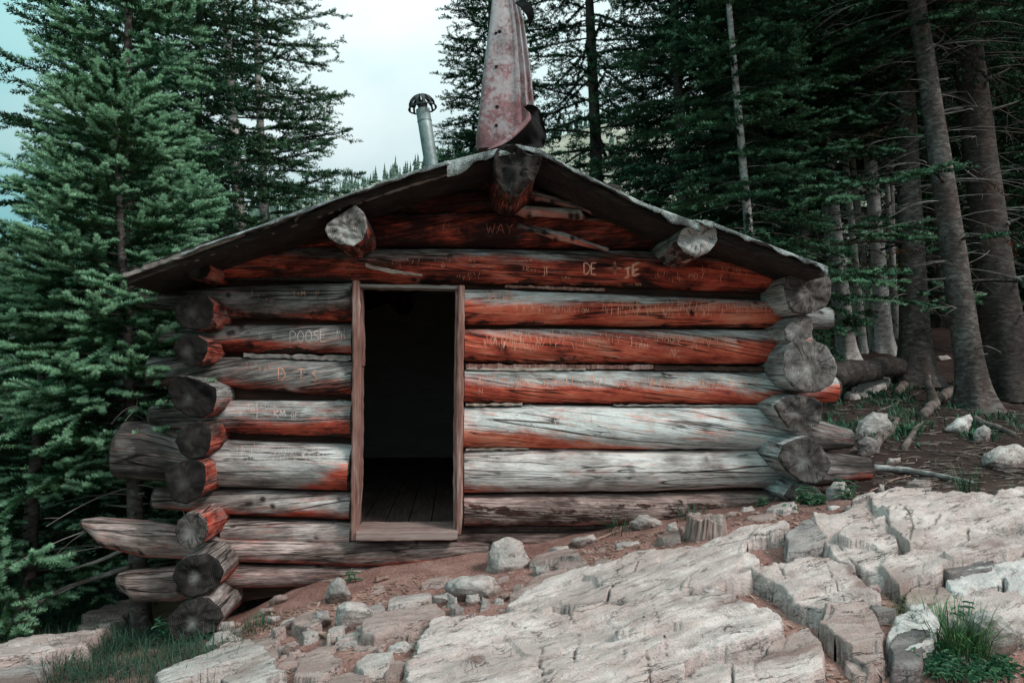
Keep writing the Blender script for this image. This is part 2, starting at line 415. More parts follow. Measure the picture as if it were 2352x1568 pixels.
# ------------------------------------------------------------------ far hills
def hill():
    az_px = [-6000,-2500,-900,-300,0,120,400,780,980,1400,1700,2352,3000,4500,8000]
    rid_y = [560,560,600,610,612,640,560,440,373,255,190,40,-60,100,500]
    az = np.arctan((np.array(az_px)-1039)/1570.0)+0.0
    tan_el = (860-np.array(rid_y, float))/1570*np.cos(az)
    A = np.linspace(R_(-100), R_(100), 360); D = np.linspace(0, 1, 34)
    tr = np.interp(A, az, tan_el)
    AA, DD = np.meshgrid(A, D)
    d0, d1 = 55., 330.
    dist = d0+(d1-d0)*DD
    zr = tr[None]*d1*.985+1.6
    x, y = CAM[0]+dist*np.sin(AA), CAM[1]+dist*np.cos(AA)
    base = -6+8*np.sin(AA)
    prof = DD**1.15
    z = base+(zr-base)*prof + 3.0*fbm(x*.02, y*.02, 0, 4)*np.sin(np.pi*np.clip(DD, 0, 1))
    return x, y, z, DD
hx, hy, hz, hd = hill()
def hill_mat():
    n = NT('dry_grass_and_scree'); o = n.obj()
    a = n.noise(n.scale(o, (.05, .05, .05)), 1, 6, .65); b = n.noise(n.scale(o, (.5, .5, .5)), 1, 4, .7)
    t = n.math('ADD', n.math('MULTIPLY', a, .6), n.math('MULTIPLY', b, .4))
    return n.color(n.ramp(t, [(.32, (.10, .13, .09)), (.46, (.26, .26, .2)), (.56, (.40, .36, .30)), (.7, (.5, .47, .43))]), .95, .05)
M['hill'] = hill_mat()
k, m = hx.shape
ii = (np.arange(k-1)[:, None]*m+np.arange(m-1)[None]).ravel()
oh = mesh('hillside', np.stack([hx, hy, hz], -1).reshape(-1, 3), np.stack([ii, ii+1, ii+m+1, ii+m], -1), M['hill'])
tag(oh, kind='structure')
def far_forest():
    rng = np.random.default_rng(5); V = []; T = []; n = 0
    def one(x, y, z, h, w):
        nonlocal n
        lv = 6; k = 7
        for q in range(lv):
            t0 = q/lv; zb = z+h*(t0*.92); zt = z+h*min(1, t0*.92+.3); r = w*(1-t0)**.9*rng.uniform(.75, 1.2)
            th = np.linspace(0, 2*np.pi, k, endpoint=False)+rng.random()*6
            rr = r*rng.uniform(.55, 1.25, k)
            ring = np.stack([x+rr*np.cos(th), y+rr*np.sin(th), np.full(k, zb)+rng.uniform(-.1, .1, k)*h*.3], -1)
            V.append(np.vstack([ring, [x, y, zt]]))
            T.extend([[n+j, n+(j+1) % k, n+k] for j in range(k)]); n += k+1
    H, W = hx.shape
    for _ in range(2600):
        i = rng.uniform(5, H-1.01); j = rng.uniform(0, W-1.01)
        px = 1039+1570*math.tan(np.clip(R_(-100)+j*R_(200)/359, -1.4, 1.4))
        near_ridge = i > H-7
        if px > 700 and px < 1100: keep = .9 if near_ridge else .45
        elif px <= 700: keep = 1.0
        else: keep = .22
        if rng.random() > keep: continue
        a, b = int(i), int(j); fi, fj = i-a, j-b
        g = lambda q: (q[a, b]*(1-fi)+q[a+1, b]*fi)*(1-fj)+(q[a, b+1]*(1-fi)+q[a+1, b+1]*fi)*fj
        h = rng.uniform(5, 10) if px > 700 else rng.uniform(11, 18)
        one(g(hx), g(hy), g(hz)-.4, h, h*rng.uniform(.13, .2))
    W2 = W
    for _ in range(170):      # the line of trees standing on the ridge
        j = rng.uniform(150, 215); a = H-1; b = int(j); fj = j-b
        x, y, z = [q[a, b]*(1-fj)+q[a, b+1]*fj for q in (hx, hy, hz)]
        h = rng.choice([5, 6, 7, 9, 11.])
        one(x, y, z-.5, h, h*rng.uniform(.12, .2))
    o = mesh('distant_forest', np.vstack(V), np.array(T), simple('distant_conifers', (.05, .085, .07), (.13, .19, .15), .7, .9, 0), smooth=False)  # tree colour paled to stand in for distance haze
    tag(o, 'haze-paled green conifers scattered over the far hillside and along its ridge', 'forest', kind='stuff')
far_forest()
# ------------------------------------------------------------------ log cabin
CAB = empty('log_cabin', (0, 0, .4), 'low weathered log cabin with an open dark doorway and red stained logs under sagging eaves', 'cabin')
class Log:
    """a round log through stations (centre point, radius); u runs along it, theta 0 is up and pi/2 the near side"""
    def __init__(s, pts, rad, seed, ez=1.0, amp=.05, knots=9, red=None, redamt=1.0, tone=.5, bark=None, barkamt=.58,
                 shear=(0, 0), twist=0.0, etone=.5, pith=.4, flat=0.0, endr=.02, dust=0.0, prof=None, redbase=0.0, n=44, step=.022):
        s.pts = np.asarray(pts, float); s.rad = np.asarray(rad, float)
        d = s.pts[-1]-s.pts[0]; s.L = np.linalg.norm(d); s.d = d/s.L
        up = np.array([0, 0, 1.0]); s.up = up-(up@s.d)*s.d; s.up /= np.linalg.norm(s.up); s.fr = np.cross(s.d, s.up)
        s.us = (s.pts-s.pts[0])@s.d
        s.seed = seed; s.rng = np.random.default_rng(seed); s.ez, s.amp, s.flat = ez, amp, flat
        s.kn = [(s.rng.uniform(0, s.L), s.rng.uniform(0, 2*np.pi), s.rng.uniform(.006, .014), s.rng.uniform(.02, .035)) for _ in range(knots)]
        s.red, s.redamt, s.tone, s.bark, s.barkamt = red, redamt, tone, bark, barkamt
        s.dust = dust; s.prof = prof; s.redbase = redbase; s.shear, s.twist, s.etone, s.pith, s.endr, s.n, s.step = shear, twist, etone, pith, endr, n, step
    def cen(s, u):
        return np.stack([np.interp(u, s.us, s.pts[:, k]) for k in range(3)], -1)
    def r(s, u, th):
        r0 = np.interp(u, s.us, s.rad)
        c, q = np.cos(th), np.sin(th)
        rr = r0*(1+s.amp*fbm(u*1.7, c*1.1+s.seed, q*1.1, 3)+.35*s.amp*fbm(u*9, c*3, q*3+s.seed, 2))
        if s.flat:
            a = th*8/(2*np.pi)+s.seed*.37; a = (a-np.floor(a)-.5)*(2*np.pi/8)
            rr = rr*(1-s.flat+s.flat/np.cos(a)*.93)
        if s.prof is not None:
            w_ = sstep(.7, .12, u); rr = rr*(1-w_)+w_*r0*np.interp(th % (2*np.pi), s.prof[0], s.prof[1])*(1+.02*fbm(c*5, q*5+s.seed, u*6, 2))
        for uk, tk, a, w in s.kn:
            dt = (th-tk+np.pi) % (2*np.pi)-np.pi
            rr = rr+a*np.exp(-((u-uk)**2+(dt*r0)**2)/w**2)
        return rr
    def pos(s, u, th, off=0.0):
        r = s.r(u, th)+off
        sh = np.zeros_like(u)
        q = r*np.cos(th)
        t = u/s.L
        sh = s.shear[0]*q*np.clip(1-t*5, 0, 1)+s.shear[1]*q*np.clip(1-(1-t)*5, 0, 1)
        return s.cen(u)+(r*np.cos(th)*s.ez)[..., None]*s.up+(r*np.sin(th))[..., None]*s.fr+sh[..., None]*s.d
    def on(s, px, py, off=.003):
        """point of the log's near surface seen at px,py"""
        px, py = np.asarray(px, float), np.asarray(py, float)
        d = _f+_r*((px-1176.0)/FPX)[:, None]+_u*((784.0-py)/FPX)[:, None]
        Y = np.full(len(px), s.pts[:, 1].mean()-s.rad.mean()*.8)
        for _ in range(3):
            p = CAM+d*((Y-CAM[1])/d[:, 1])[:, None]; u = np.clip((p-s.pts[0])@s.d, 0, s.L); c = s.cen(u)
            r0 = np.interp(u, s.us, s.rad)*s.ez
            th = np.arccos(np.clip(((p-c)@s.up)/r0, -.97, .97))
            q = s.pos(u, th, off); Y = q[:, 1]
        return q
    def build(s, parent, name='wall_log', label=None):
        nu = max(6, int(s.L/s.step)); u = np.linspace(0, s.L, nu)
        th = np.linspace(0, 2*np.pi, s.n, endpoint=False)
        U, T = np.meshgrid(u, th, indexing='ij')
        V = s.pos(U, T).reshape(-1, 3)
        sN = np.cos(T); t = U/s.L
        def lev(spec, w):
            if spec is None: return np.zeros_like(U)
            if not hasattr(spec, '__len__'): spec = [(0, spec), (1, spec)]
            thr = np.interp(t, [a for a, _ in spec], [b for _, b in spec])
            return sstep(thr+w, thr-w, sN+.25*vnoise(U*3, T, s.seed))
        red = lev(s.red, .55)*s.redamt+s.redbase; bark = lev(s.bark, .22)*s.barkamt
        wuv = np.stack([U, (T % (2*np.pi))*s.rad.mean()+s.twist*U, np.full_like(U, s.seed*3.17)], -1).reshape(-1, 3)
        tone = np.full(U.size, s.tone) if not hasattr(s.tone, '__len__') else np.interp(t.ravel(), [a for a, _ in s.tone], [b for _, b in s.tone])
        for uk, tk, a, w in s.kn:
            dt = (T-tk+np.pi) % (2*np.pi)-np.pi
            kk = np.exp(-((U-uk)**2+(dt*s.rad.mean())**2)/(w*.42)**2)
            tone = tone-.6*kk.ravel()
        n = s.n; i = np.arange(nu-1)[:, None]*n; j = np.arange(n)[None]; j2 = (j+1) % n
        Q = np.stack([i+j, i+j2, i+n+j2, i+n+j], -1).reshape(-1, 4)
        mi = [np.zeros(len(Q), int)]
        Vs = [V]; F = [Q]; base = len(V); E = [np.zeros((len(V), 3))]; W = [wuv]; tn = [tone]; rd = [red.ravel()]; bk = [bark.ravel()]
        for e, uu, dirn in ((0, 0.0, -1), (1, s.L, 1)):
            rr = np.array([1.0, .96, .88, .78, .67, .56, .45, .34, .22, .1]); K = len(rr)
            edge = s.pos(np.full(n, uu), th); c = edge.mean(0)
            ring = []; ep = []
            for q, f in enumerate(rr):
                p = c+(edge-c)*f
                rl = (edge-c)*f; dp = s.endr*.4*fbm(rl@s.fr*14, rl@s.up*14, s.seed+e, 4)
                if q == 0: dp = dp*0
                bul = (.012 if q else 0)
                p = p+dirn*(dp+bul)[:, None]*s.d if np.ndim(dp+bul) else p
                ring.append(p); rel = (edge-c)*f
                ep.append(np.stack([rel@s.fr, rel@s.up, np.full(n, s.seed*1.0+e)], -1))
            ring.append((c+dirn*(.012+s.endr*.4*float(fbm(0., 0., s.seed+e, 4)))*s.d)[None]); ep.append(np.array([[0, 0, s.seed*1.0+e]]))
            vv = np.vstack(ring); Vs.append(vv); E.append(np.vstack(ep)); m = len(vv)
            W.append(np.zeros((m, 3))); tn.append(np.full(m, s.etone)); rd.append(np.zeros(m)); bk.append(np.zeros(m))
            jj = np.arange(n); jn = (jj+1) % n
            for q in range(K-1):
                a = base+q*n; b = a+n
                qd = np.stack([a+jj, b+jj, b+jn, a+jn], -1); F.append(qd if e == 0 else qd[:, ::-1]); mi.append(np.ones(n, int))
            a = base+(K-1)*n; tr = np.stack([a+jj, np.full(n, base+K*n), a+jn], -1)
            F.append(tr if e == 0 else tr[:, ::-1]); mi.append(np.ones(n, int))
            base += m
        s.o = mesh(name, np.vstack(Vs), F, [M['log'], M['end']], parent,
                   {'wuv': np.vstack(W), 'endp': np.vstack(E), 'tone': np.concatenate(tn), 'redness': np.concatenate(rd),
                    'bark': np.concatenate(bk), 'pith': np.full(base, s.pith), 'dust': np.full(base, s.dust)}, np.concatenate(mi))
        if label: s.o['label'] = label
        return s
def wlog(st, Y=0.0, fat=.985, **k):
    """front wall log through pixel stations (px, top, bottom)"""
    pts = []; rad = []
    for px, t, b in st:
        a, c = P(px, t, Y-.06), P(px, b, Y-.06); q = (a+c)/2; q[1] = Y; pts.append(q); rad.append((a[2]-c[2])/2*fat)
    return Log(pts, rad, **k)
def elog(cx, cy, rx, ry, y0, y1=4.4, outline=None, **k):
    """log running away from the camera; an outline (pixels) gives its near end the traced, hewn shape"""
    if outline is not None:
        o = np.array(outline, float); x0, x1, t0, t1 = o[:, 0].min(), o[:, 0].max(), o[:, 1].min(), o[:, 1].max()
        cx, cy, rx = (x0+x1)/2, (t0+t1)/2, (x1-x0+t1-t0)/4; ry = rx
        th = np.linspace(0, 2*np.pi, 181); pr = []
        for t in th:
            d = np.array([math.sin(t), -math.cos(t)]); best = 0
            for i in range(len(o)):
                p, q = o[i]-[cx, cy], o[(i+1) % len(o)]-[cx, cy]; e = q-p; den = d[0]*e[1]-d[1]*e[0]
                if abs(den) < 1e-9: continue
                s_ = (p[0]*e[1]-p[1]*e[0])/den; v = (p[0]*d[1]-p[1]*d[0])/den
                if s_ > 0 and -1e-6 <= v <= 1+1e-6: best = max(best, s_)
            pr.append(best/rx)
        k['prof'] = (th, np.array(pr)); k.setdefault('n', 72)
    a = P(cx, cy, y0); r = abs(P(cx+rx, cy, y0)[0]-P(cx-rx, cy, y0)[0])/2
    b = a.copy(); b[1] = y1
    return Log([a, b], [r, r*.96], ez=ry/rx, **k)
def zp(ox, oy, s_, *p): return [(ox+a*s_, oy+b*s_) for a, b in p]
L = {}
# right of the door, top to bottom
L['R1'] = wlog([(1067,662,746),(1400,672,748),(1770,690,752),(1835,694,752)], seed=11, red=[(0,.45),(.12,.3),(.5,.35),(.8,.5),(1,.6)], redamt=1.15, tone=0.62, bark=[(0,-.55),(.2,-.75),(.55,-.9),(.8,-.7),(1,-.5)], twist=.05)
L['R2'] = wlog([(1067,754,832),(1770,757,840),(1860,757,838)], seed=12, red=[(0,.75),(.5,.7),(1,.55)], redamt=1.05, tone=0.56, bark=[(0,-.75),(.3,-.6),(.7,-.8),(1,-.7)], twist=-.16)
L['R3'] = wlog([(1067,848,926),(1500,850,928),(1770,852,930),(1925,865,925)], redbase=0.12, seed=13, red=[(0,.2),(.3,0),(.7,-.1),(.9,-.3),(1,.2)], redamt=1.05, tone=0.6, bark=[(0,-.6),(.15,-.85),(1,-.95)], twist=-.12)
L['R4'] = wlog([(1065,931,1030),(1500,932,1032),(1780,934,1034),(1880,962,1040),(1962,985,1030)], redbase=0.14, seed=14, red=[(0,.1),(.12,-.3),(.3,-.6),(.45,-.95),(.6,-1.4),(1,-1.4)], redamt=1.05, tone=[(0,.68),(.78,.67),(.86,.36),(1,.26)], bark=-1.05, twist=-.1)
L['R5'] = wlog([(1066,1033,1132),(1500,1034,1130),(1780,1033,1122),(1900,1036,1118),(2003,1052,1106)], redbase=0.12, dust=0.3, seed=15, red=[(0,-.7),(.2,-1.2),(.85,-1.2),(1,-.2)], redamt=.8, tone=[(0,.66),(.76,.65),(.84,.38),(1,.28)], bark=-1.0, twist=-.02, amp=.06)
L['R6'] = wlog([(1066,1137,1212),(1500,1135,1208),(1800,1128,1190)], dust=1, seed=16, red=[(0,-.6),(1,-.8)], redamt=.5, tone=0.45, bark=[(0,.93),(.1,.6),(.6,.75),(1,.5)], barkamt=.5, twist=-.04)
L['R7'] = wlog([(1052,1212,1262),(1330,1214,1265),(1600,1210,1262)], dust=1, Y=.05, seed=17, red=-.5, redamt=.55, tone=0.34, bark=-.6)
# left of the door; tree shade put into tone toward the corner
L['A1'] = wlog([(310,668,705),(400,664,715),(518,657,731),(808,646,736)], redbase=0.06, seed=21, red=[(0,-1.2),(.4,-.7),(.75,-.8),(1,-.15)], tone=[(0,0.32),(0.21999999999999997,0.35),(0.38,0.36),(1,0.39)], bark=[(0,-.9),(.4,-.35),(.7,-.62),(1,-.25)], barkamt=.55, twist=-.02)
L['A2'] = wlog([(360,745,787),(430,742,800),(520,746,808),(808,744,814)], redbase=0.15, seed=22, red=[(0,-1),(.42,-.1),(.6,-.55),(1,-.8)], tone=[(0,0.34),(0.24,0.37),(0.4,0.42),(1,0.44999999999999996)], bark=[(0,-1),(.4,-.85),(.6,-.5),(1,-.95)], twist=.14)
L['A3'] = wlog([(338,818,886),(440,820,888),(518,820,890),(808,831,912)], redbase=0.16, seed=23, red=[(0,-1.3),(.4,-.6),(.7,-.75),(.85,-.4),(1,-.1)], tone=[(0,0.34),(0.21999999999999997,0.37),(0.38,0.42),(1,0.44999999999999996)], bark=[(0,-1),(.5,-.8),(.65,-.45),(.8,-.85),(1,-.55)], twist=.22)
L['A4'] = wlog([(345,925,985),(440,920,990),(518,917,993),(806,921,1007)], redbase=0.16, seed=24, red=[(0,-1.3),(.5,-.6),(.8,-.3),(1,.0)], tone=[(0,0.36),(0.24,0.39),(0.4,0.47),(1,0.5)], bark=[(0,-1),(.5,-.9),(1,-.7)], twist=.06)
L['A5'] = wlog([(276,966,1100),(335,968,1106),(430,1005,1112),(518,1012,1118),(803,1021,1127)], redbase=0.06, dust=0.15, seed=25, red=[(0,-1.3),(.7,-1.1),(.85,-.7),(1,.35)], tone=[(0,0.28),(0.21999999999999997,0.31),(0.38,0.52),(1,0.55)], bark=-1.05, amp=.06, twist=.02)
L['A6'] = wlog([(350,1122,1172),(500,1126,1186),(803,1132,1196)], redbase=0.14, dust=0.4, seed=26, red=[(0,-1),(.3,-.2),(.6,-.5),(1,-.6)], redamt=.8, tone=[(0,0.38),(0.26,0.41),(0.42000000000000004,0.47),(1,0.5)], bark=[(0,-1),(.4,-.7),(1,-.9)], twist=.12)
L['A7'] = wlog([(508,1193,1255),(803,1202,1258)], redbase=0.08, dust=0.6, seed=27, red=[(0,-.3),(1,-.7)], redamt=.7, tone=0.5, bark=-1.05, twist=.1)
L['A8'] = wlog([(186,1196,1226),(225,1192,1262),(330,1200,1284),(430,1218,1288),(520,1238,1294),(800,1244,1304),(960,1247,1303),(1122,1252,1284)], redbase=0.06, dust=0.8, Y=-.03, seed=28, red=[(0,-.3),(.25,-.6),(.5,-.5),(1,-.6)], redamt=.65, tone=0.44, bark=-1.0, shear=(-.5, 0), twist=.04)
L['A9'] = wlog([(273,1322,1368),(300,1315,1388),(400,1306,1388),(520,1302,1357),(700,1304,1352),(890,1306,1342)], redbase=0.1, dust=0.9, Y=-.02, seed=29, red=[(0,-1.2),(.5,-.7),(1,-.5)], redamt=.45, tone=0.44, bark=-1.1, shear=(-.4, 0))
# above the door and in the gable; aged tones with eaves' shade painted in
L['U0'] = wlog([(505,588,640),(700,600,642),(960,622,652)], Y=-.02, seed=31, red=[(0,.5),(.3,.2),(.6,.0),(1,.3)], tone=0.36, bark=-.8, twist=.08)
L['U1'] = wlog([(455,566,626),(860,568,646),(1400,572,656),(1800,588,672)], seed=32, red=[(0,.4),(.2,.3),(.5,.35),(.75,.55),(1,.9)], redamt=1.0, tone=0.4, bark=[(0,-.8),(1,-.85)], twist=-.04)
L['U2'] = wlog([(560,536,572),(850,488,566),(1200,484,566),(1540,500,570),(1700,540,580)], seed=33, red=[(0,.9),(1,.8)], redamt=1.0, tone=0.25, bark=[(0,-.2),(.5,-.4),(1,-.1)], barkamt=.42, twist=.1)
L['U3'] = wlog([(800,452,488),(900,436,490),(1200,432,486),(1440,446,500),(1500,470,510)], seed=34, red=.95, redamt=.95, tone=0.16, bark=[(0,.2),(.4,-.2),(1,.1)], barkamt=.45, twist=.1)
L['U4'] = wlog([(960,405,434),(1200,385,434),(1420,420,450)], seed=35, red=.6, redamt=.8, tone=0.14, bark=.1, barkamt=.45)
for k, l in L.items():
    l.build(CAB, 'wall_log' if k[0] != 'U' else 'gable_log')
# split poles lying on the gable logs, right of the ridge
for i, st in enumerate([[(1152,462,486),(1335,476,500),(1342,488,498)], [(1200,424,446),(1300,452,470),(1420,488,494)], [(1195,508,522),(1300,532,552),(1400,566,574)]]):
    wlog(st, Y=-.115, seed=41+i, red=-.1, redamt=.6, tone=.5, step=.02, n=20).build(CAB, 'gable_pole')
# side wall logs whose ends face the camera
_4 = (115, 545.5, .3479); _7 = (0, 1062, .3418); _6 = (1550.4, 516.8, .3662); _9 = (1493, 1005, .3652); _2 = (746.5, 0, .3662); _3 = (1493, 0, .3845)
EL = [(zp(*_4, (865,195),(890,140),(940,112),(1000,118),(1045,160),(1062,210),(1040,262),(980,278),(900,262)), .26),
 (zp(*_4, (822,480),(835,420),(880,378),(950,360),(1030,375),(1078,430),(1080,520),(1045,598),(960,618),(880,600),(835,540)), .3),
 (zp(*_4, (812,740),(835,670),(890,642),(970,640),(1035,680),(1042,750),(1010,820),(940,845),(860,825)), .27),
 (zp(*_4, (776,1000),(800,940),(840,905),(900,908),(1000,945),(1095,985),(1098,1080),(1080,1150),(1010,1198),(920,1185),(840,1130),(790,1060)), .24),
 (zp(*_4, (828,1340),(850,1275),(895,1222),(960,1210),(1045,1220),(1065,1300),(1055,1400),(1010,1452),(940,1468),(870,1435)), .33),
 (zp(*_7, (1105,60),(1140,20),(1220,-15),(1330,-18),(1378,10),(1385,120),(1352,232),(1255,284),(1175,262),(1125,170)), .34),
 (zp(*_7, (1175,450),(1200,380),(1260,335),(1330,332),(1385,380),(1402,450),(1375,540),(1320,580),(1250,578),(1195,530)), .56),
 (zp(*_7, (1158,760),(1190,665),(1270,622),(1390,606),(1470,655),(1508,740),(1475,825),(1385,882),(1265,902),(1205,850)), .36),
 (zp(*_7, (1122,1040),(1200,960),(1300,902),(1400,906),(1480,970),(1505,1040),(1440,1130),(1310,1175),(1205,1215),(1145,1130)), .42)]
for i, (ol, et) in enumerate(EL):
    elog(0, 0, 0, 0, -.33 if i < 6 else -.38, outline=ol, seed=51+i, red=.9 if i in (0,1,2,4,5,6) else -.2, redamt=.75, tone=.45, bark=-.6, etone=et-.05, pith=.2 if i < 6 else .7, amp=.05, endr=.05 if i in (3,7,8) else .03, dust=.4 if i > 5 else 0).build(CAB, 'side_log')
ER = [(zp(*_6, (700,490),(680,400),(700,330),(775,298),(860,292),(950,298),(988,370),(975,455),(940,512),(870,545),(790,558),(735,545)), .44),
 (zp(*_6, (690,720),(680,660),(735,590),(800,562),(858,580),(866,640),(850,695),(790,735),(730,745)), .5),
 (zp(*_6, (680,900),(690,800),(745,738),(870,726),(960,768),(1003,850),(1017,920),(985,992),(905,1037),(820,1048),(740,1020),(690,960)), .52),
 (zp(*_6, (615,1135),(690,1085),(780,1066),(880,1088),(925,1130),(918,1205),(892,1255),(840,1262),(770,1296),(715,1278),(650,1200)), .42),
 (zp(*_9, (800,130),(835,50),(925,8),(1000,-2),(1060,36),(1112,108),(1144,172),(1092,252),(1022,288),(940,270),(850,200)), .42),
 (zp(*_9, (838,362),(900,290),(940,278),(1042,308),(1094,384),(1060,420),(920,425)), .42)]
for i, (ol, et) in enumerate(ER):
    elog(0, 0, 0, 0, (-.32,-.28,-.33,-.31,-.35,-.32)[i], outline=ol, seed=71+i, red=-1.3, tone=.55, bark=-1.1, etone=et+.1, pith=.9 if i in (2,4) else .4, amp=.05, endr=.06 if i in (0,3,5) else .03).build(CAB, 'side_log')
# roof timbers
elog(0, 0, 0, 0, -.61, outline=zp(*_2, (1055,1010),(1075,940),(1130,903),(1200,915),(1250,960),(1300,985),(1366,968),(1345,1050),(1318,1110),(1265,1170),(1200,1240),(1120,1205),(1070,1115)), seed=81, red=.3, redamt=.7, tone=.3, etone=.36, pith=.1, amp=.05, endr=.10).build(CAB, 'ridge_beam')
elog(0, 0, 0, 0, -.53, outline=zp(*_2, (0,1450),(20,1400),(80,1355),(190,1282),(245,1330),(265,1420),(240,1500),(180,1548),(90,1530),(30,1500)), seed=82, red=.2, redamt=.8, tone=.45, bark=-.3, etone=.74, pith=.2, amp=.05, endr=.10).build(CAB, 'purlin')
elog(0, 0, 0, 0, -.55, outline=zp(*_3, (160,1450),(190,1375),(240,1340),(345,1308),(385,1350),(405,1430),(355,1500),(280,1538),(205,1505)), seed=83, red=-.5, redamt=.6, tone=.48, bark=-.2, etone=.78, pith=.5, amp=.05, endr=.07).build(CAB, 'purlin')
# short block wedged in the right corner and an orange stub
wlog([(1830,702,754),(1913,704,756)], Y=.32, seed=86, tone=.42, flat=.6).build(CAB, 'wall_log')

# chinking boards behind the logs
def wallpanel(name, pts, y0, y1, mat, parent):
    n = len(pts); q = [P(a, b, 0) for a, b in pts]
    V = [[p[0], y0, p[2]] for p in q]+[[p[0], y1, p[2]] for p in q]
    F = [np.array([[i, (i+1) % n, n+(i+1) % n, n+i] for i in range(n)])]
    F += [np.array([list(range(n))[::-1]]), np.array([[n+i for i in range(n)]])]
    return mesh(name, V, F, mat, parent, smooth=False)
wallpanel('chinking', [(450,1400),(806,1345),(806,640),(450,640)], .03, .06, M['chink'], CAB)
wallpanel('chinking', [(1067,1275),(1810,1190),(1810,640),(1067,640)], .03, .06, M['chink'], CAB)
wallpanel('chinking', [(440,640),(1830,640),(1830,618),(1187,380),(440,618)], .03, .06, M['chink'], CAB)
wallpanel('chinking', [(806,1345),(1067,1290),(1067,1252),(806,1250)], .03, .06, M['chink'], CAB)
def strip(st, Y, th, name, mat, seed, parent=CAB):
    rng = np.random.default_rng(seed); V = []; n = 0
    xs = np.linspace(st[0][0], st[-1][0], max(5, int(abs(st[-1][0]-st[0][0])/9)))
    for px in xs:
        t = np.interp(px, [a for a, _, _ in st], [b for _, b, _ in st])+rng.normal(0, 1.1); b = np.interp(px, [a for a, _, _ in st], [c for _, _, c in st])+rng.normal(0, .9)
        if b-t < 1.5: b = t+1.5
        a, c = P(px, t, Y), P(px, b, Y); e = rng.normal(0, .004)
        V += [[a[0], Y+e, a[2]], [c[0], Y+e, c[2]], [c[0], Y+th, c[2]], [a[0], Y+th, a[2]]]
    m = len(xs); F = np.array([[4*i+j, 4*i+(j+1) % 4, 4*i+4+(j+1) % 4, 4*i+4+j] for i in range(m-1) for j in range(4)])
    return mesh(name, V, [F, np.array([[3,2,1,0],[4*m-4,4*m-3,4*m-2,4*m-1]])], mat, parent, smooth=False)
strip([(1070,836,845),(1500,838,848)], -.055, .05, 'chink_pole', M['jamb'], 1)
strip([(1502,840,849),(1768,843,853)], -.06, .05, 'chink_pole', M['chink'], 2)
strip([(1071,844,849),(1180,845,851),(1345,846,849)], -.07, .03, 'chink_splinter', M['splint'], 3)
strip([(1070,927,932),(1200,925,931)], -.075, .03, 'chink_splinter', M['splint'], 4)
strip([(1410,929,932),(1768,930,935)], -.065, .03, 'chink_splinter', M['fascia'], 5)
strip([(1070,1029,1033),(1215,1028,1032)], -.07, .03, 'chink_splinter', M['splint'], 6)
strip([(1160,655,660),(1390,663,668)], -.05, .03, 'chink_splinter', M['jamb'], 7)
strip([(560,812,821),(806,816,828)], -.05, .05, 'chink_pole', M['fascia'], 8)
strip([(512,640,642),(806,634,645)], -.06, .05, 'chink_pole', M['board'], 9)
strip([(840,606,614),(900,619,628),(970,630,634)], -.16, .02, 'splinter', M['splint'], 10)

# door frame
DF = None
def pbeam(st, yf, th, name, mat, parent, seed=1, vertical=True, jit=1.2):
    """board through stations: vertical -> (py, left px, right px), else (px, top py, bottom py)"""
    rng = np.random.default_rng(seed); k = [q[0] for q in st]
    ks = np.linspace(k[0], k[-1], max(3, int(abs(k[-1]-k[0])/14))); o = 1 if k[-1] > k[0] else -1
    V = []
    for v in ks:
        a = np.interp(o*v, [o*q[0] for q in st], [q[1] for q in st])+rng.normal(0, jit*.5); b = np.interp(o*v, [o*q[0] for q in st], [q[2] for q in st])+rng.normal(0, jit*.5)
        pa, pb = (P(a, v, yf), P(b, v, yf)) if vertical else (P(v, a, yf), P(v, b, yf))
        e = pb-pa; L_ = np.linalg.norm(e); e /= L_; c = min(.008, L_*.2)
        Y = np.array([0, 1.0, 0])
        for q in (pa+Y*c, pa+e*c, pb-e*c, pb+Y*c, pb+Y*(th-c), pb+Y*th-e*c, pa+Y*th+e*c, pa+Y*(th-c)): V.append(q)
    m = len(ks); F = np.array([[8*i+j, 8*i+(j+1) % 8, 8*i+8+(j+1) % 8, 8*i+8+j] for i in range(m-1) for j in range(8)])
    if not vertical: F = F[:, ::-1]
    return mesh(name, V, [F, np.array([list(range(8))[::-1], [8*m-8+j for j in range(8)]])], mat, parent, smooth=False)
dfm = pbeam([(644,808,825),(800,809,829),(950,808,829),(1100,806,828),(1240,804,820)], -.17, .15, 'door_frame', M['jamb'], CAB, 3)
pbeam([(655,1052,1067),(800,1050,1066),(1000,1046,1064),(1150,1047,1063),(1226,1049,1060)], -.17, .15, 'jamb', M['jamb'], dfm, 4)
pbeam([(660,1046,1052),(900,1043,1050),(1100,1040,1047),(1226,1042,1050)], -.12, .1, 'stop_strip', M['jamb'], dfm, 5)
pbeam([(655,826,831),(840,830,835)], -.13, .1, 'stop_strip', M['jamb'], dfm, 6)
pbeam([(826,652,660),(1052,656,664)], -.15, .13, 'lintel', M['fascia'], dfm, 7, False)
pbeam([(818,1222,1243),(900,1221,1242),(1051,1220,1241)], -.19, .3, 'threshold', M['sill'], dfm, 8, False)
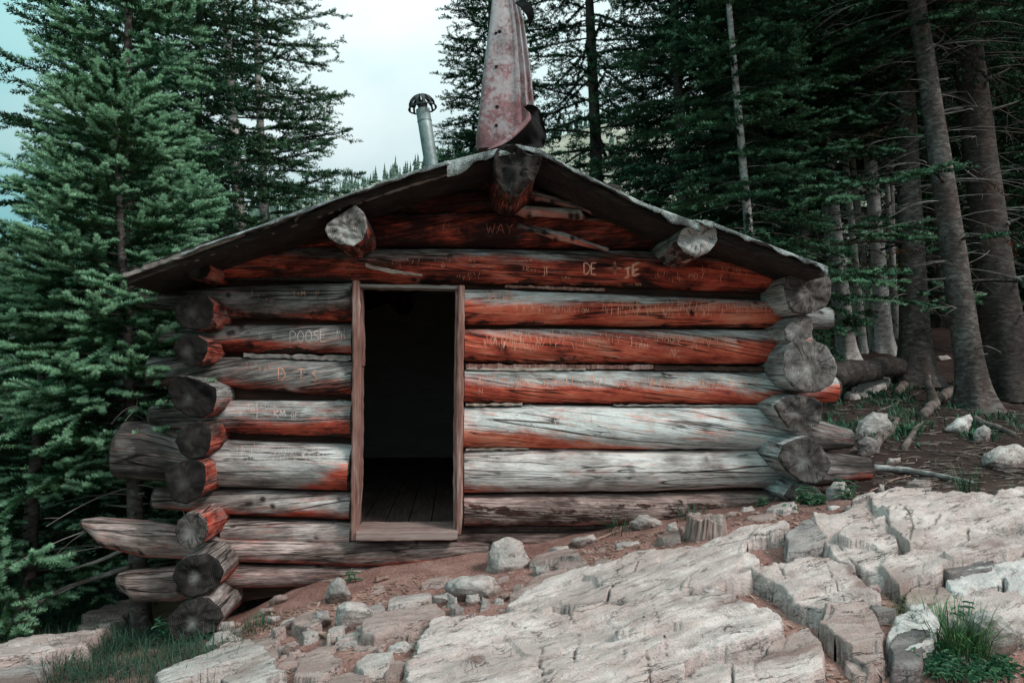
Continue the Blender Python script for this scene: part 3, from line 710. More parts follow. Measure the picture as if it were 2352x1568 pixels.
# floor and rooms' inner faces
zf = P(930, 1221, -.05)[2]
fb = MB(); rng = np.random.default_rng(9)
xs = np.arange(-1.9, 1.9, .16)
for x in xs:
    fb.box((x+.08, 2.0, zf-.016+rng.uniform(-.004, .004)), (.152, 3.95, .03))
fb.build('floor', M['floorb'], CAB, smooth=False)
xl, xr = P(450, 860, .1)[0], P(1800, 860, .1)[0]
def roofz(x):
    pl = [P(a, c, -.58) for a, c in [(288,632),(450,571),(842,434),(1190,332),(1400,432),(1640,516),(1898,616)]]
    return float(np.interp(x, [p[0] for p in pl], [p[2] for p in pl]))-.045
for x in (xl+.14, xr-.02):
    b = MB(); t_ = roofz(x); b.box((x, 2.25, (t_+.2)/2), (.03, 4.2, t_-.2)); b.build('inner_wall', M['inner'], CAB, False)
bw = [(xl, .2), (xr, .2)]+[(x, roofz(x)) for x in np.linspace(xr, xl, 15)]
nb_ = len(bw); V = [[x, 4.25, z] for x, z in bw]+[[x, 4.35, z] for x, z in bw]
mesh('back_wall', V, [np.array([[i, (i+1) % nb_, nb_+(i+1) % nb_, nb_+i] for i in range(nb_)]), np.array([list(range(nb_))[::-1]]), np.array([[nb_+i for i in range(nb_)]])], M['inner'], CAB, smooth=False)

# ------------------------------------------------------------------ roof
YE, YB = -.58, 4.75
prL = [(1196,334),(1130,347),(1058,365),(945,398),(842,434),(720,476),(600,519),(450,571),(288,632)]
prR = [(1184,334),(1240,345),(1300,382),(1400,432),(1490,475),(1585,510),(1640,516),(1745,557),(1898,616)]
def roof_slab(pr, top, bot, y0, y1, name, mat, seed, edge_j=.012, ny=24, parent=CAB, lift=0.0):
    rng = np.random.default_rng(seed)
    q = np.array([P(a, c, YE) for a, c in pr]); s = np.concatenate([[0], np.cumsum(np.hypot(np.diff(q[:, 0]), np.diff(q[:, 2])))])
    ss = np.linspace(0, s[-1], 90); X = np.interp(ss, s, q[:, 0]); Z = np.interp(ss, s, q[:, 2])
    V = []; ys = np.linspace(y0, y1, ny)
    for layer, h in ((0, top), (1, bot)):
        for k, y in enumerate(ys):
            e = (edge_j*fbm(ss*5, seed+layer*.3, 0, 3)) if k == 0 else 0
            zz = Z+h+lift+(.006*fbm(ss*7, y*2, seed, 3) if layer == 0 else 0)
            V.append(np.stack([X, np.full(90, y)+e, zz], -1))
    V = np.vstack(V); n = 90; F = []
    i = (np.arange(ny-1)[:, None]*n+np.arange(n-1)[None]).ravel()
    sg = 1 if X[-1] > X[0] else -1
    topf = np.stack([i, i+1, i+n+1, i+n], -1)[:, ::sg]; B = ny*n
    botf = (np.stack([i, i+n, i+n+1, i+1], -1)+B)[:, ::sg]
    j = np.arange(n-1); fr = np.stack([j, B+j, B+j+1, j+1], -1)[:, ::sg]
    bk = fr[:, ::-1]+(ny-1)*n
    r = np.arange(ny-1)*n; en = np.stack([r+n-1, B+r+n-1, B+r+2*n-1, r+2*n-1], -1)[:, ::sg]
    return mesh(name, V, [topf, botf, fr, bk, en], mat, parent, smooth=False)
roof = roof_slab(prL, -.012, -.05, YE+.03, YB, 'roof', M['board'], 1)
roof_slab(prR, -.012, -.05, YE+.03, YB, 'roof_boards', M['board'], 2, parent=roof)
def roofing_mat():
    n = NT('mineral_roofing_felt'); o = n.obj()
    a = n.noise(n.scale(o, (7, 7, 7)), 1, 4, .65); b = n.noise(n.scale(o, (190, 190, 190)), 1, 2, .7)
    t = n.math('ADD', n.math('MULTIPLY', a, .55), n.math('MULTIPLY', b, .45))
    n.bump(b, .6, .004)
    return n.color(n.ramp(t, [(.40, (.02, .022, .022)), (.49, (.085, .092, .092)), (.56, (.27, .29, .285)), (.68, (.52, .545, .54))]), .85, .3)
M['felt'] = roofing_mat()
def felt(pr, s0, s1, lip0, lip1, seed, name='roofing_sheet', lift=.0, out=.03, ragged=.02):
    """roll roofing on the boards with its near edge bent down over them"""
    rng = np.random.default_rng(seed)
    q = np.array([P(a, c, YE) for a, c in pr]); s = np.concatenate([[0], np.cumsum(np.hypot(np.diff(q[:, 0]), np.diff(q[:, 2])))]); s = s/s[-1]
    n = max(20, int(110*(s1-s0))); ss = np.linspace(s0, s1, n); X = np.interp(ss, s, q[:, 0]); Z = np.interp(ss, s, q[:, 2])
    lip = np.interp(ss, [s0, s1], [lip0, lip1])+ragged*fbm(ss*26, seed, 0, 4)
    lip = np.maximum(lip, .004)
    wave = .003*fbm(ss*22, seed, 3, 3)
    ys = np.concatenate([np.linspace(YB, YE+.02, 14)])
    rows = [np.stack([X, np.full(n, y), Z+.004+lift+wave*.5+.006*fbm(ss*14, y*3, seed, 2)], -1) for y in ys]
    for f in (0, .25, .6, 1):
        rows.append(np.stack([X, YE-out*(.6+.4*f)+wave*(1+f)+0*X, Z+.002+lift-lip*f+wave*.3], -1))
    k = len(rows); V0 = np.vstack(rows)
    thick = np.vstack([r+np.array([0, .004 if i >= 14 else 0, -.006 if i < 14 else -.002]) for i, r in enumerate(rows)])
    i = (np.arange(k-1)[:, None]*n+np.arange(n-1)[None]).ravel()
    T = np.stack([i, i+n, i+n+1, i+1], -1); B = k*n
    e = np.arange(n-1)+(k-1)*n; E = np.stack([e, e+B, e+B+1, e+1], -1)
    r = np.arange(k-1)*n; S0 = np.stack([r, r+B, r+n+B, r+n], -1); S1 = S0+n-1
    return mesh(name, np.vstack([V0, thick]), [T, T[:, ::-1]+B, E, S0, S1], M['felt'], roof, smooth=True)
felt(prL, .0, .19, .05, .085, 1, ragged=.02); felt(prL, .185, .64, .022, .024, 2, lift=.004, ragged=.008); felt(prL, .63, .86, .02, .016, 3, lift=.0, ragged=.008)
felt(prR, .0, .12, .03, .026, 4, ragged=.010); felt(prR, .115, .44, .022, .026, 5, lift=.003, ragged=.014); felt(prR, .43, .585, .05, .05, 6, lift=.007, ragged=.025)
felt(prR, .575, .63, .02, .03, 7, lift=.012, ragged=.02); felt(prR, .625, .96, .02, .022, 8, lift=.003, ragged=.014); felt(prR, .93, 1.0, .035, .03, 9, lift=.007, ragged=.03)
# barge boards under the edge
strip([(296,640,652),(600,529,543),(842,444,459),(1062,376,390)], YE+.05, .03, 'barge_board', M['fascia'], 21, roof)
strip([(283,629,637),(420,578,590),(560,530,540)], YE-.01, .025, 'barge_board', M['fascia'], 22, roof)
strip([(300,620,628),(420,574,580),(520,538,546)], YE+.02, .02, 'barge_board', M['board'], 23, roof)
strip([(1250,372,380),(1490,488,500),(1700,555,572),(1885,618,628)], YE+.05, .03, 'barge_board', M['board'], 24, roof)
strip([(300,650,662),(380,628,634),(430,600,606)], YE+.25, .03, 'barge_board', M['board'], 25, roof)
# ------------------------------------------------------------------ bedrock slabs and stones
M['rock'] = rock_mat('banded_pink_gneiss', (.205, .158, .148), (.45, .355, .335), (.75, .62, .59), .78, .45)
M['rock2'] = rock_mat('grey_gneiss', (.12, .105, .103), (.24, .205, .2), (.40, .36, .35), .45, .3)
M['rock3'] = rock_mat('dark_slaty_rock', (.06, .055, .056), (.13, .115, .115), (.24, .215, .212), .3, .5)
M['stone'] = rock_mat('grey_pink_stone', (.17, .142, .137), (.36, .30, .285), (.60, .53, .505), .55, .2)
M['stone_dusty'] = rock_mat('dusty_pink_stone', (.15, .10, .09), (.30, .205, .185), (.45, .345, .32), .8, .6)
M['stone_blue'] = rock_mat('blue_grey_stone', (.13, .118, .115), (.27, .24, .232), (.46, .42, .405), .35, .9)
M['stone_white'] = rock_mat('white_quartz_stone', (.28, .25, .245), (.52, .465, .45), (.78, .71, .69), .35, .3)
ZO = {7: (0, 1062, .3418), 8: (746.5, 1062, .3418), 9: (1493, 1005, .3652), 0: (0, 0, 1)}
def zpts(z, pts):
    ox, oy, s = ZO[z]; return [(ox+a*s, oy+b*s) for a, b in pts]
def segdist(X, Y, poly, closed=True):
    n = len(poly); d = np.full(X.shape, 1e9)
    for i in range(n if closed else n-1):
        a = poly[i]; b = poly[(i+1) % n]; e = b-a; L2 = e@e+1e-12
        t = np.clip(((X-a[0])*e[0]+(Y-a[1])*e[1])/L2, 0, 1)
        d = np.minimum(d, np.hypot(X-a[0]-t*e[0], Y-a[1]-t*e[1]))
    return d
def inside(X, Y, poly):
    c = np.zeros(X.shape, bool); n = len(poly)
    for i in range(n):
        x0, y0 = poly[i]; x1, y1 = poly[(i+1) % n]
        if y0 == y1: continue
        q = ((y0 > Y) != (y1 > Y)) & (X < (x1-x0)*(Y-y0)/(y1-y0)+x0); c ^= q
    return c
SLABS = []
def slab(z, pts, T, label, mat='rock', edge=.035, cracks=(), seed=1, rough=1.0, dip=0.0, step=.012, name='bedrock_slab', cat='bedrock', soil=1.0, group=None, tilt=(0, 0)):
    if name == 'bedrock_slab': T *= .62
    q = np.array([G(a, b, T*.75)[:2] for a, b in zpts(z, pts)])
    m = 5*edge
    x0, y0 = q.min(0)-m; x1, y1 = q.max(0)+m
    area = (x1-x0)*(y1-y0); g = max(.006, min(.0095, math.sqrt(area)/240)) if name == 'bedrock_slab' else max(.0065, min(.012, math.sqrt(area)/170))
    xs = np.arange(x0, x1, g); ys = np.arange(y0, y1, g); X, Y = np.meshgrid(xs, ys)
    wob = .5*edge
    Xw = X+wob*fbm(X*9, Y*9, seed, 3)*1.2; Yw = Y+wob*fbm(X*9, Y*9, seed+50., 3)*1.2
    d = segdist(Xw, Yw, q); d = np.where(inside(Xw, Yw, q), d, -d)+.4*edge
    gz = ground0(X, Y)
    A = np.stack([X.ravel(), Y.ravel(), np.ones(X.size)], 1); msk = (d > 0).ravel()
    co_ = np.linalg.lstsq(A[msk], gz.ravel()[msk], rcond=None)[0]
    plane = (A@co_).reshape(X.shape)
    cx, cy = q.mean(0)
    top = .55*plane+.45*gz+T+tilt[0]*(X-cx)+tilt[1]*(Y-cy)
    # banding: long low ledges running along the dip, plus lumps
    ca, sa = math.cos(dip), math.sin(dip)
    a = (X-cx)*ca+(Y-cy)*sa; b = -(X-cx)*sa+(Y-cy)*ca
    led = fbm(a*.9+seed, b*5+.5*fbm(a*1.4, b*1.4, seed), seed, 3)
    stp = np.floor(led*2.4)/2.4*.6+led*.4
    rel = .010*rough*stp+.009*rough*fbm(a*1.6, b*4, seed+9., 4)+.0045*rough*fbm(a*14, b*40, seed+3., 4)
    rg = np.random.default_rng(seed+900); nc = int(max(10, min(90, np.ptp(q[:, 0])*np.ptp(q[:, 1])*55)))
    sx_ = rg.uniform(a.min(), a.max(), nc); sy_ = rg.uniform(b.min(), b.max(), nc); hh = rg.normal(0, .006, nc)*rough; ta = rg.normal(0, .05, nc)*rough; tb = rg.normal(0, .07, nc)*rough
    best = np.full(X.shape, 1e9); rel2 = np.zeros(X.shape)
    aw = a+.05*fbm(a*6, b*6, seed, 3); bw = b+.03*fbm(a*6, b*6, seed+5., 3)
    for k_ in range(nc):
        dd = np.hypot((aw-sx_[k_])*.32, bw-sy_[k_]); m_ = dd < best
        best = np.where(m_, dd, best); rel2 = np.where(m_, hh[k_]+ta[k_]*(a-sx_[k_])*.5+tb[k_]*(b-sy_[k_]), rel2)
    rel = rel+np.clip(rel2, -.03, .03)
    vor = fbm(X*5, Y*5, seed+20., 3)
    rel = rel-.009*rough*sstep(.05, .0, np.abs(vor))*sstep(-.2, .3, fbm(X*2, Y*2, seed+31., 2))
    crk = np.zeros_like(X)
    for c in cracks:
        w, pl = c[0], np.array([G(u, v, T*.75)[:2] for u, v in zpts(z, c[1])])
        dc = segdist(X+.011*fbm(X*9, Y*9, seed, 4), Y+.011*fbm(X*9, Y*9, seed+7., 4), pl, False)
        wv = w*np.clip(.55+1.1*fbm(X*5, Y*5, seed+4., 3), .25, 1.6)
        k = sstep(wv, wv*.25, dc); crk = np.maximum(crk, k); rel = rel-k*min(.035, T*.7)
    ew = .42*edge*(.3+.9*np.clip(.5+fbm(X*4, Y*4, seed+13., 3), 0, 1))
    pr = np.clip(d/ew, 0, 1); pr = 1-(1-pr)**1.7
    base = gz-.05
    zt = base+(top+rel-base)*pr
    keep = d > -2*g
    soilv = np.clip(sstep(.75, .15, pr)*.35*soil+.75*soil*sstep(.25, .6, fbm(X*3.2, Y*3.2, seed+77., 4))*sstep(-.1, -.6, stp), 0, 1)
    idx = -np.ones(X.shape, int); cell = keep[:-1, :-1] & keep[1:, :-1] & keep[:-1, 1:] & keep[1:, 1:]
    use = np.zeros(X.shape, bool)
    use[:-1, :-1] |= cell; use[1:, :-1] |= cell; use[:-1, 1:] |= cell; use[1:, 1:] |= cell
    idx[use] = np.arange(use.sum())
    i, j = np.nonzero(cell)
    F = np.stack([idx[i, j], idx[i, j+1], idx[i+1, j+1], idx[i+1, j]], -1)
    V = np.stack([X[use], Y[use], zt[use]], -1)
    # lean the sides a little so they are not perfectly smooth ramps
    sid = (1-pr[use])*(pr[use] > 0)
    V[:, 0] += .02*rough*sid*fbm(V[:, 0]*20, V[:, 1]*20, V[:, 2]*30+seed, 3); V[:, 1] += .02*rough*sid*fbm(V[:, 0]*20, V[:, 1]*20, V[:, 2]*30+seed+5, 3)
    # a closed body: the rim drops into the ground
    o = mesh(name, V, F, M[mat], None, {'soil': soilv[use], 'crack': crk[use]}, origin=(cx, cy, float(ground0(cx, cy))))
    tag(o, label, cat, group, 'thing'); SLABS.append(o); return o

CR = .0048
slab(8, [(1235,965),(1320,915),(1500,822),(1750,742),(2100,640),(2352,600),(2560,545),(2830,480),(3060,425),(3090,470),(3040,500),(2900,520),(2800,560),(2800,620),(2880,690),(2880,740),(2700,830),(2600,860),(2440,880),(2250,925),(1960,935),(1700,975),(1500,1010),(1300,1050)],
     .13, 'long pale ledge of bedrock running diagonally below the tree stump', edge=.05, seed=3, dip=.14,
     cracks=[(CR,[(1890,950),(1950,840),(2080,760),(2110,690)]),(CR,[(1780,850),(1900,860)])], tilt=(0,.05))
slab(8, [(610,1620),(590,1400),(640,1240),(720,1100),(800,1085),(980,1085),(1260,1068),(1500,1062),(1750,1040),(2000,985),(2340,925),(2480,890),(2700,880),(2900,930),(3060,1020),(3110,1100),(2960,1165),(2690,1215),(2420,1300),(2300,1420),(2150,1500),(2110,1620)],
     .15, 'biggest pale bedrock slab at the bottom of the picture, split by thin upright cracks', edge=.06, seed=4, dip=.14,
     cracks=[(CR,[(1420,1170),(1470,1250),(1445,1380),(1480,1600)]),(CR*1.2,[(1645,1070),(1700,1150),(1680,1300),(1640,1500)]),(CR,[(2200,985),(2240,1120),(2280,1250),(2310,1400)]),(CR*.7,[(2140,1080),(2160,1300),(2170,1480)]),(CR,[(1240,1140),(1360,1170),(1440,1180)]),(CR*.7,[(2000,1150),(2010,1400)])], tilt=(0,.04))
slab(9, [(700,1345),(800,1270),(1000,1215),(1050,1290),(1100,1450),(1000,1505),(800,1560),(300,1600),(160,1545),(360,1450),(560,1420)], .12, 'white ribbed bedrock block at the bottom edge beside the brown soil gully', 'rock', .04, seed=5, dip=.14, cracks=[(.0045,[(500,1440),(510,1560)])])
slab(9, [(640,875),(800,825),(990,788),(1110,770),(1260,880),(1400,1025),(1260,1080),(1080,1118),(960,1070),(860,1010),(770,930)], .13, 'tilted four sided pale rock slab in the middle of the outcrop', 'rock', .045, seed=6, dip=.1,
     cracks=[(.0045,[(1080,790),(1130,880),(1200,1000),(1215,1070)]),(.004,[(820,850),(860,920)])], tilt=(0,.06))
slab(9, [(858,745),(868,640),(990,580),(1040,568),(1105,660),(1000,735)], .15, 'small upright grey streaked block wedged between the ledge and the larger slabs', 'rock2', .03, seed=7)
slab(9, [(1050,556),(1240,500),(1425,455),(1475,560),(1580,720),(1555,785),(1430,838),(1330,822),(1240,785),(1130,695),(1105,620)], .15, 'rounded pale rock slab with curved ledges left of the deep dark cleft', 'rock', .045, seed=8, dip=.14, rough=1.3,
     cracks=[(.0045,[(1330,830),(1240,740),(1180,660)])], tilt=(0,.08))
slab(9, [(1440,447),(1700,402),(1980,384),(2200,388),(2500,400),(2540,540),(2290,590),(2240,672),(2000,692),(1850,742),(1700,732),(1645,722),(1560,640),(1488,545)], .17, 'largest rounded bedrock hump at the right edge of the photo, swirled with grey bands', 'rock', .05, seed=9, dip=.14, rough=1.5,
     cracks=[(.0045,[(1600,500),(1650,600),(1640,700)]),(.004,[(1820,540),(1740,640),(1730,720)]),(.004,[(2000,600),(2010,690)])], tilt=(0,.06))
slab(9, [(1448,855),(1480,800),(1700,742),(1850,742),(2100,700),(2380,640),(2500,650),(2420,720),(2150,772),(1840,835),(1780,890),(1545,955)], .13, 'narrow pale band of rock with a steep striped near face', 'rock', .03, seed=10, dip=.14)
slab(9, [(1838,845),(1870,812),(2180,770),(2145,835),(1900,905)], .10, 'dark grey flat stone slab lying under the narrow pale band', 'rock3', .025, seed=11)
slab(9, [(1868,955),(1900,900),(2180,840),(2370,745),(2450,800),(2240,890),(2140,940),(1980,1022),(1900,1012)], .10, 'broken white rock rib at the right edge with dark end', 'stone_white', .03, seed=12, rough=1.3)
slab(9, [(2238,905),(2380,890),(2400,1010),(2250,1002)], .1, 'white square rock cut by the right edge of the photo', 'stone_white', .03, seed=13)
slab(9, [(1608,1025),(1650,970),(1850,960),(1912,1022),(1850,1050),(1640,1112)], .07, 'smooth flat brown stone in the soil right of the outcrop', 'stone_dusty', .03, seed=14, rough=.6)
slab(9, [(1525,1245),(1545,1150),(1750,1098),(1792,1130),(1785,1300),(1700,1345),(1530,1352)], .14, 'white knobbly rock left of the big grass tuft', 'stone_white', .04, seed=15, rough=1.6)
slab(9, [(1800,1105),(1850,1040),(2050,1028),(2380,1005),(2400,1210),(1950,1220)], .1, 'pale lumpy rock behind the grey boulder in the lower right corner', 'rock', .04, seed=16, rough=1.5)
slab(9, [(1080,1205),(1110,1140),(1350,1130),(1402,1180),(1465,1400),(1380,1445),(1240,1335)], .13, 'rough brown rock sunk in the soil gully', 'stone_dusty', .045, seed=17, rough=1.6, tilt=(0,.15))
slab(9, [(1540,1372),(1700,1250),(1765,1332),(1700,1475),(1560,1452)], .11, 'dark grey angular rock below the white knobbly one', 'rock3', .03, seed=18)
slab(8, [(1250,905),(1480,762),(1640,730),(1625,785),(1450,850),(1290,920)], .05, 'dark flat bedrock sheet behind the long pale ledge', 'stone_dusty', .03, seed=19, rough=.8)
slab(7, [(520,1142),(590,1050),(720,962),(900,925),(915,1010),(810,1065),(800,1102)], .16, 'pale bedrock lump under the fir branches left of the cabin', 'rock', .06, seed=20, step=.02)
slab(7, [(-120,1290),(140,1212),(400,1185),(530,1170),(790,1105),(560,1262),(300,1332),(-100,1395)], .16, 'whitish bedrock ridge at the left edge of the photo', 'rock', .06, seed=21, step=.02)
slab(7, [(-100,1500),(-60,1410),(200,1385),(335,1405),(250,1470),(60,1560)], .12, 'grey shaded rock in the lower left corner', 'rock2', .05, seed=22)
slab(7, [(0,990),(60,960),(130,945),(140,985),(70,1010),(20,1030)], .12, 'small pale rock far left behind the low fir boughs', 'rock', .05, seed=23)
# flat stones of the path
FL = [
 (8,[(250,1180),(260,1095),(400,1030),(740,990),(812,1030),(800,1062),(480,1132),(340,1192)],.085,'long grey stepping stone lying across the path','stone_dusty'),
 (8,[(170,1272),(212,1202),(425,1180),(372,1262)],.035,'flat pink stone just below the long stepping stone','stone_dusty'),
 (8,[(490,1192),(540,1122),(690,1108),(682,1180)],.035,'flat stone tucked against the left nose of the biggest slab','stone_dusty'),
 (8,[(40,1262),(150,1152),(255,1128),(150,1262)],.035,'thin pinkish flagstone left of the stepping stone','stone_dusty'),
 (8,[(200,1382),(290,1332),(462,1310),(400,1402),(270,1442)],.08,'pale wedge shaped stone at the bottom of the path','stone'),
 (8,[(380,1412),(430,1380),(562,1370),(502,1442),(410,1452)],.06,'bluish brown stone beside the nose of the biggest slab','stone_dusty'),
 (8,[(-20,1402),(-10,1312),(112,1350),(92,1405)],.05,'round topped flat pink stone at the bottom left of the path','stone_dusty'),
 (8,[(440,962),(460,918),(700,884),(702,912),(560,962)],.045,'flat pale stone in the middle of the path','stone'),
 (8,[(650,815),(720,780),(830,770),(800,815)],.03,'thin flat stone half buried behind the broad grey slab','stone_dusty'),
 (8,[(805,1085),(850,1050),(925,1042),(900,1080)],.035,'flat sliver of pink stone at the slab edge','stone_dusty'),
 (7,[(1050,1475),(1105,1440),(1300,1350),(1500,1272),(1650,1235),(1765,1280),(1805,1350),(1640,1372),(1400,1440),(1250,1520),(1080,1560)],.12,'long pale stone with grass growing over its near side','stone'),
 (7,[(1490,1500),(1600,1420),(1700,1372),(1830,1350),(1935,1440),(1850,1490),(1700,1560),(1540,1560)],.11,'light pink block cut by the bottom edge of the photo','stone'),
 (7,[(1840,1402),(1942,1310),(1992,1360),(1892,1402)],.04,'small flat stone right of the light pink block','stone_dusty'),
 (7,[(1985,1462),(2050,1335),(2200,1312),(2295,1360),(2155,1475)],.07,'broad pale flagstone at the bottom of the path','stone_dusty'),
 (7,[(2050,1330),(2150,1260),(2250,1270),(2200,1310)],.04,'small flagstone above the broad one','stone_dusty'),
 (7,[(2200,1560),(2240,1470),(2352,1440),(2480,1470),(2440,1560)],.06,'pink stone at the very bottom left of the slabs','stone_dusty'),
 (8,[(1500,590),(1540,572),(1640,570),(1560,600)],.03,'small pale flat stone by the stick near the wall','stone'),
 (8,[(1380,690),(1420,650),(1600,600),(1690,615),(1700,650),(1560,672)],.06,'low dusty stone right of the big boulder','stone_dusty'),
 (8,[(1530,720),(1560,690),(1740,672),(1760,700),(1640,722)],.04,'flat brown stone beyond the dark bedrock sheet','stone_dusty'),
 (8,[(1940,562),(2000,540),(2105,540),(2050,582),(1950,592)],.035,'pale flat stone below the grass by the wall','stone'),
 (8,[(1800,690),(1850,655),(1930,660),(1920,690)],.04,'brown flat stone above the long ledge','stone_dusty'),
 (9,[(605,520),(640,495),(790,485),(805,508),(700,535)],.04,'flat pinkish stone between stump and cabin corner','stone_dusty'),
 (9,[(735,470),(770,440),(900,415),(925,430),(830,470)],.06,'long stone under the right cabin corner','stone'),
 (9,[(1590,380),(1650,335),(1705,375)],.05,'pale pointed stone in the brown soil right of the cabin','stone'),
 (9,[(1610,290),(1680,265),(1755,280),(1690,300)],.035,'thin flat stone beside the fallen pale pole','stone_blue'),
 (9,[(1390,1075),(1450,1075),(1540,1110),(1430,1130)],.04,'grey flat chip of rock in the soil below the leaning slab','rock3'),
 (9,[(1240,1420),(1320,1400),(1380,1500),(1300,1500)],.03,'small flat rock in the brown gully','stone_dusty'),
 (9,[(40,640),(100,600),(190,605),(200,640),(90,660)],.06,'layered brown stone left of the stump','stone_dusty'),
]
for i, (z, p, T, lab, mt) in enumerate(FL):
    slab(z, p, T, lab, mt, .022, seed=100+i, rough=.5, name='flat_stone', cat='stone', soil=.6)

def shards():
    rng = np.random.default_rng(55); n = 0; placed = []
    while n < 44:
        px, py = rng.uniform(520, 1350), rng.uniform(1240, 1560)
        wall = np.interp(px, [480, 880, 1120, 1400], [1450, 1345, 1310, 1245])
        if py < wall+18: continue
        nose = np.interp(py, [1240, 1390, 1440, 1490, 1568], [1700, 1180, 1010, 950, 930])
        if px > nose-30: continue
        w = rng.uniform(18, 62)*(1+(py-1250)/500)
        if any(abs(px-a) < (w+b)*.42 and abs(py-c) < (w+b)*.16 for a, c, b in placed): continue
        placed.append((px, py, w)); k = rng.integers(5, 8); th = np.sort(rng.uniform(0, 6.283, k)); sl = rng.uniform(-.3, .05)
        pts = [(px+w*.5*math.cos(t)*rng.uniform(.75, 1.15), py+w*.2*math.sin(t)*rng.uniform(.75, 1.15)+sl*w*.5*math.cos(t)) for t in th]
        slab(0, pts, rng.uniform(.018, .045), 'small flat broken shard of pinkish stone half buried in the trodden path', rng.choice(['stone_dusty', 'stone_dusty', 'stone', 'rock2']), .014, seed=400+n, rough=.4, name='flat_stone', cat='stone', soil=.5, group='small flat shards of pink stone on the path')
        n += 1
shards()
def stone(z, pts, label, mat='stone', seed=1, name='stone', cat='stone', depth=None, flat=1.0, rough=1.0, base=None, sub=4, sink=.0):
    """a boulder with the traced outline, its own distance and thickness"""
    q = np.array(zpts(z, pts)); b = q[q[:, 1].argmax()]
    c = q.mean(0); w = np.ptp(q[:, 0])
    if base is None: g = G(c[0], b[1]); Yb = g[1]
    else: Yb = base
    wd = abs(P(c[0]+w/2, c[1], Yb)[0]-P(c[0]-w/2, c[1], Yb)[0])
    dp = (depth or wd*.75)
    Yc = Yb+dp*.42
    rng = np.random.default_rng(seed); pts3 = []
    for a, d_ in q: pts3.append(P(a, d_, Yc+rng.uniform(-.1, .1)*dp))
    for f, off in ((.78, -.3), (.45, -.46), (.75, .32), (.4, .5)):
        for a, d_ in q:
            aa = c[0]+(a-c[0])*f*rng.uniform(.8, 1.1); dd = c[1]+(d_-c[1])*f*rng.uniform(.8, 1.1)
            pts3.append(P(aa, dd, Yc+off*dp*rng.uniform(.7, 1.1)))
    zb = P(c[0], b[1], Yc)[2]-.04-sink
    for a, d_ in q[::2]:
        p = P(c[0]+(a-c[0])*.8, b[1], Yc+rng.uniform(-.3, .3)*dp); pts3.append(np.array([p[0], p[1], zb]))
    bm = bmesh.new()
    for p in pts3: bm.verts.new(p)
    r = bmesh.ops.convex_hull(bm, input=list(bm.verts))
    bmesh.ops.delete(bm, geom=[v for v in bm.verts if not v.link_faces], context='VERTS')
    bmesh.ops.dissolve_limit(bm, angle_limit=R_(10), verts=list(bm.verts), edges=list(bm.edges))
    bmesh.ops.bevel(bm, geom=list(bm.edges), offset=wd*.010, segments=1, affect='EDGES', profile=.6, clamp_overlap=True)
    bmesh.ops.triangulate(bm, faces=list(bm.faces))
    tgt = max(wd/34, .004)
    for _ in range(6):
        le = [e for e in bm.edges if e.calc_length() > tgt*1.8]
        if not le or len(bm.verts) > 26000: break
        bmesh.ops.subdivide_edges(bm, edges=le, cuts=1)
        bmesh.ops.triangulate(bm, faces=[f for f in bm.faces if len(f.verts) > 3])
    bm.normal_update()
    V = np.array([v.co[:] for v in bm.verts]); N = np.array([v.normal[:] for v in bm.verts])
    s = 1/wd
    lay = fbm(V[:, 0]*3*s+seed, V[:, 1]*3*s, (V[:, 2]-.35*V[:, 0])*11*s, 3)
    dsp = wd*rough*(.028*fbm(V[:, 0]*5*s+seed, V[:, 1]*5*s, V[:, 2]*5*s, 4)+.016*(np.floor(lay*3)/3))
    V = V+N*dsp[:, None]
    bm.verts.index_update(); T = np.array([[v.index for v in f.verts] for f in bm.faces]); bm.free()
    o3 = np.array([V[:, 0].mean(), V[:, 1].mean(), V[:, 2].min()])
    hgt = (V[:, 2]-ground0(V[:, 0], V[:, 1]))/max(wd*.25, .03)
    soil = np.clip(.8*sstep(.45, -.05, hgt+.3*fbm(V[:, 0]*12, V[:, 1]*12, 0, 2)), 0, .7)
    o = mesh(name, V, T, M[mat], None, {'soil': soil}, origin=o3)
    return tag(o, label, cat)
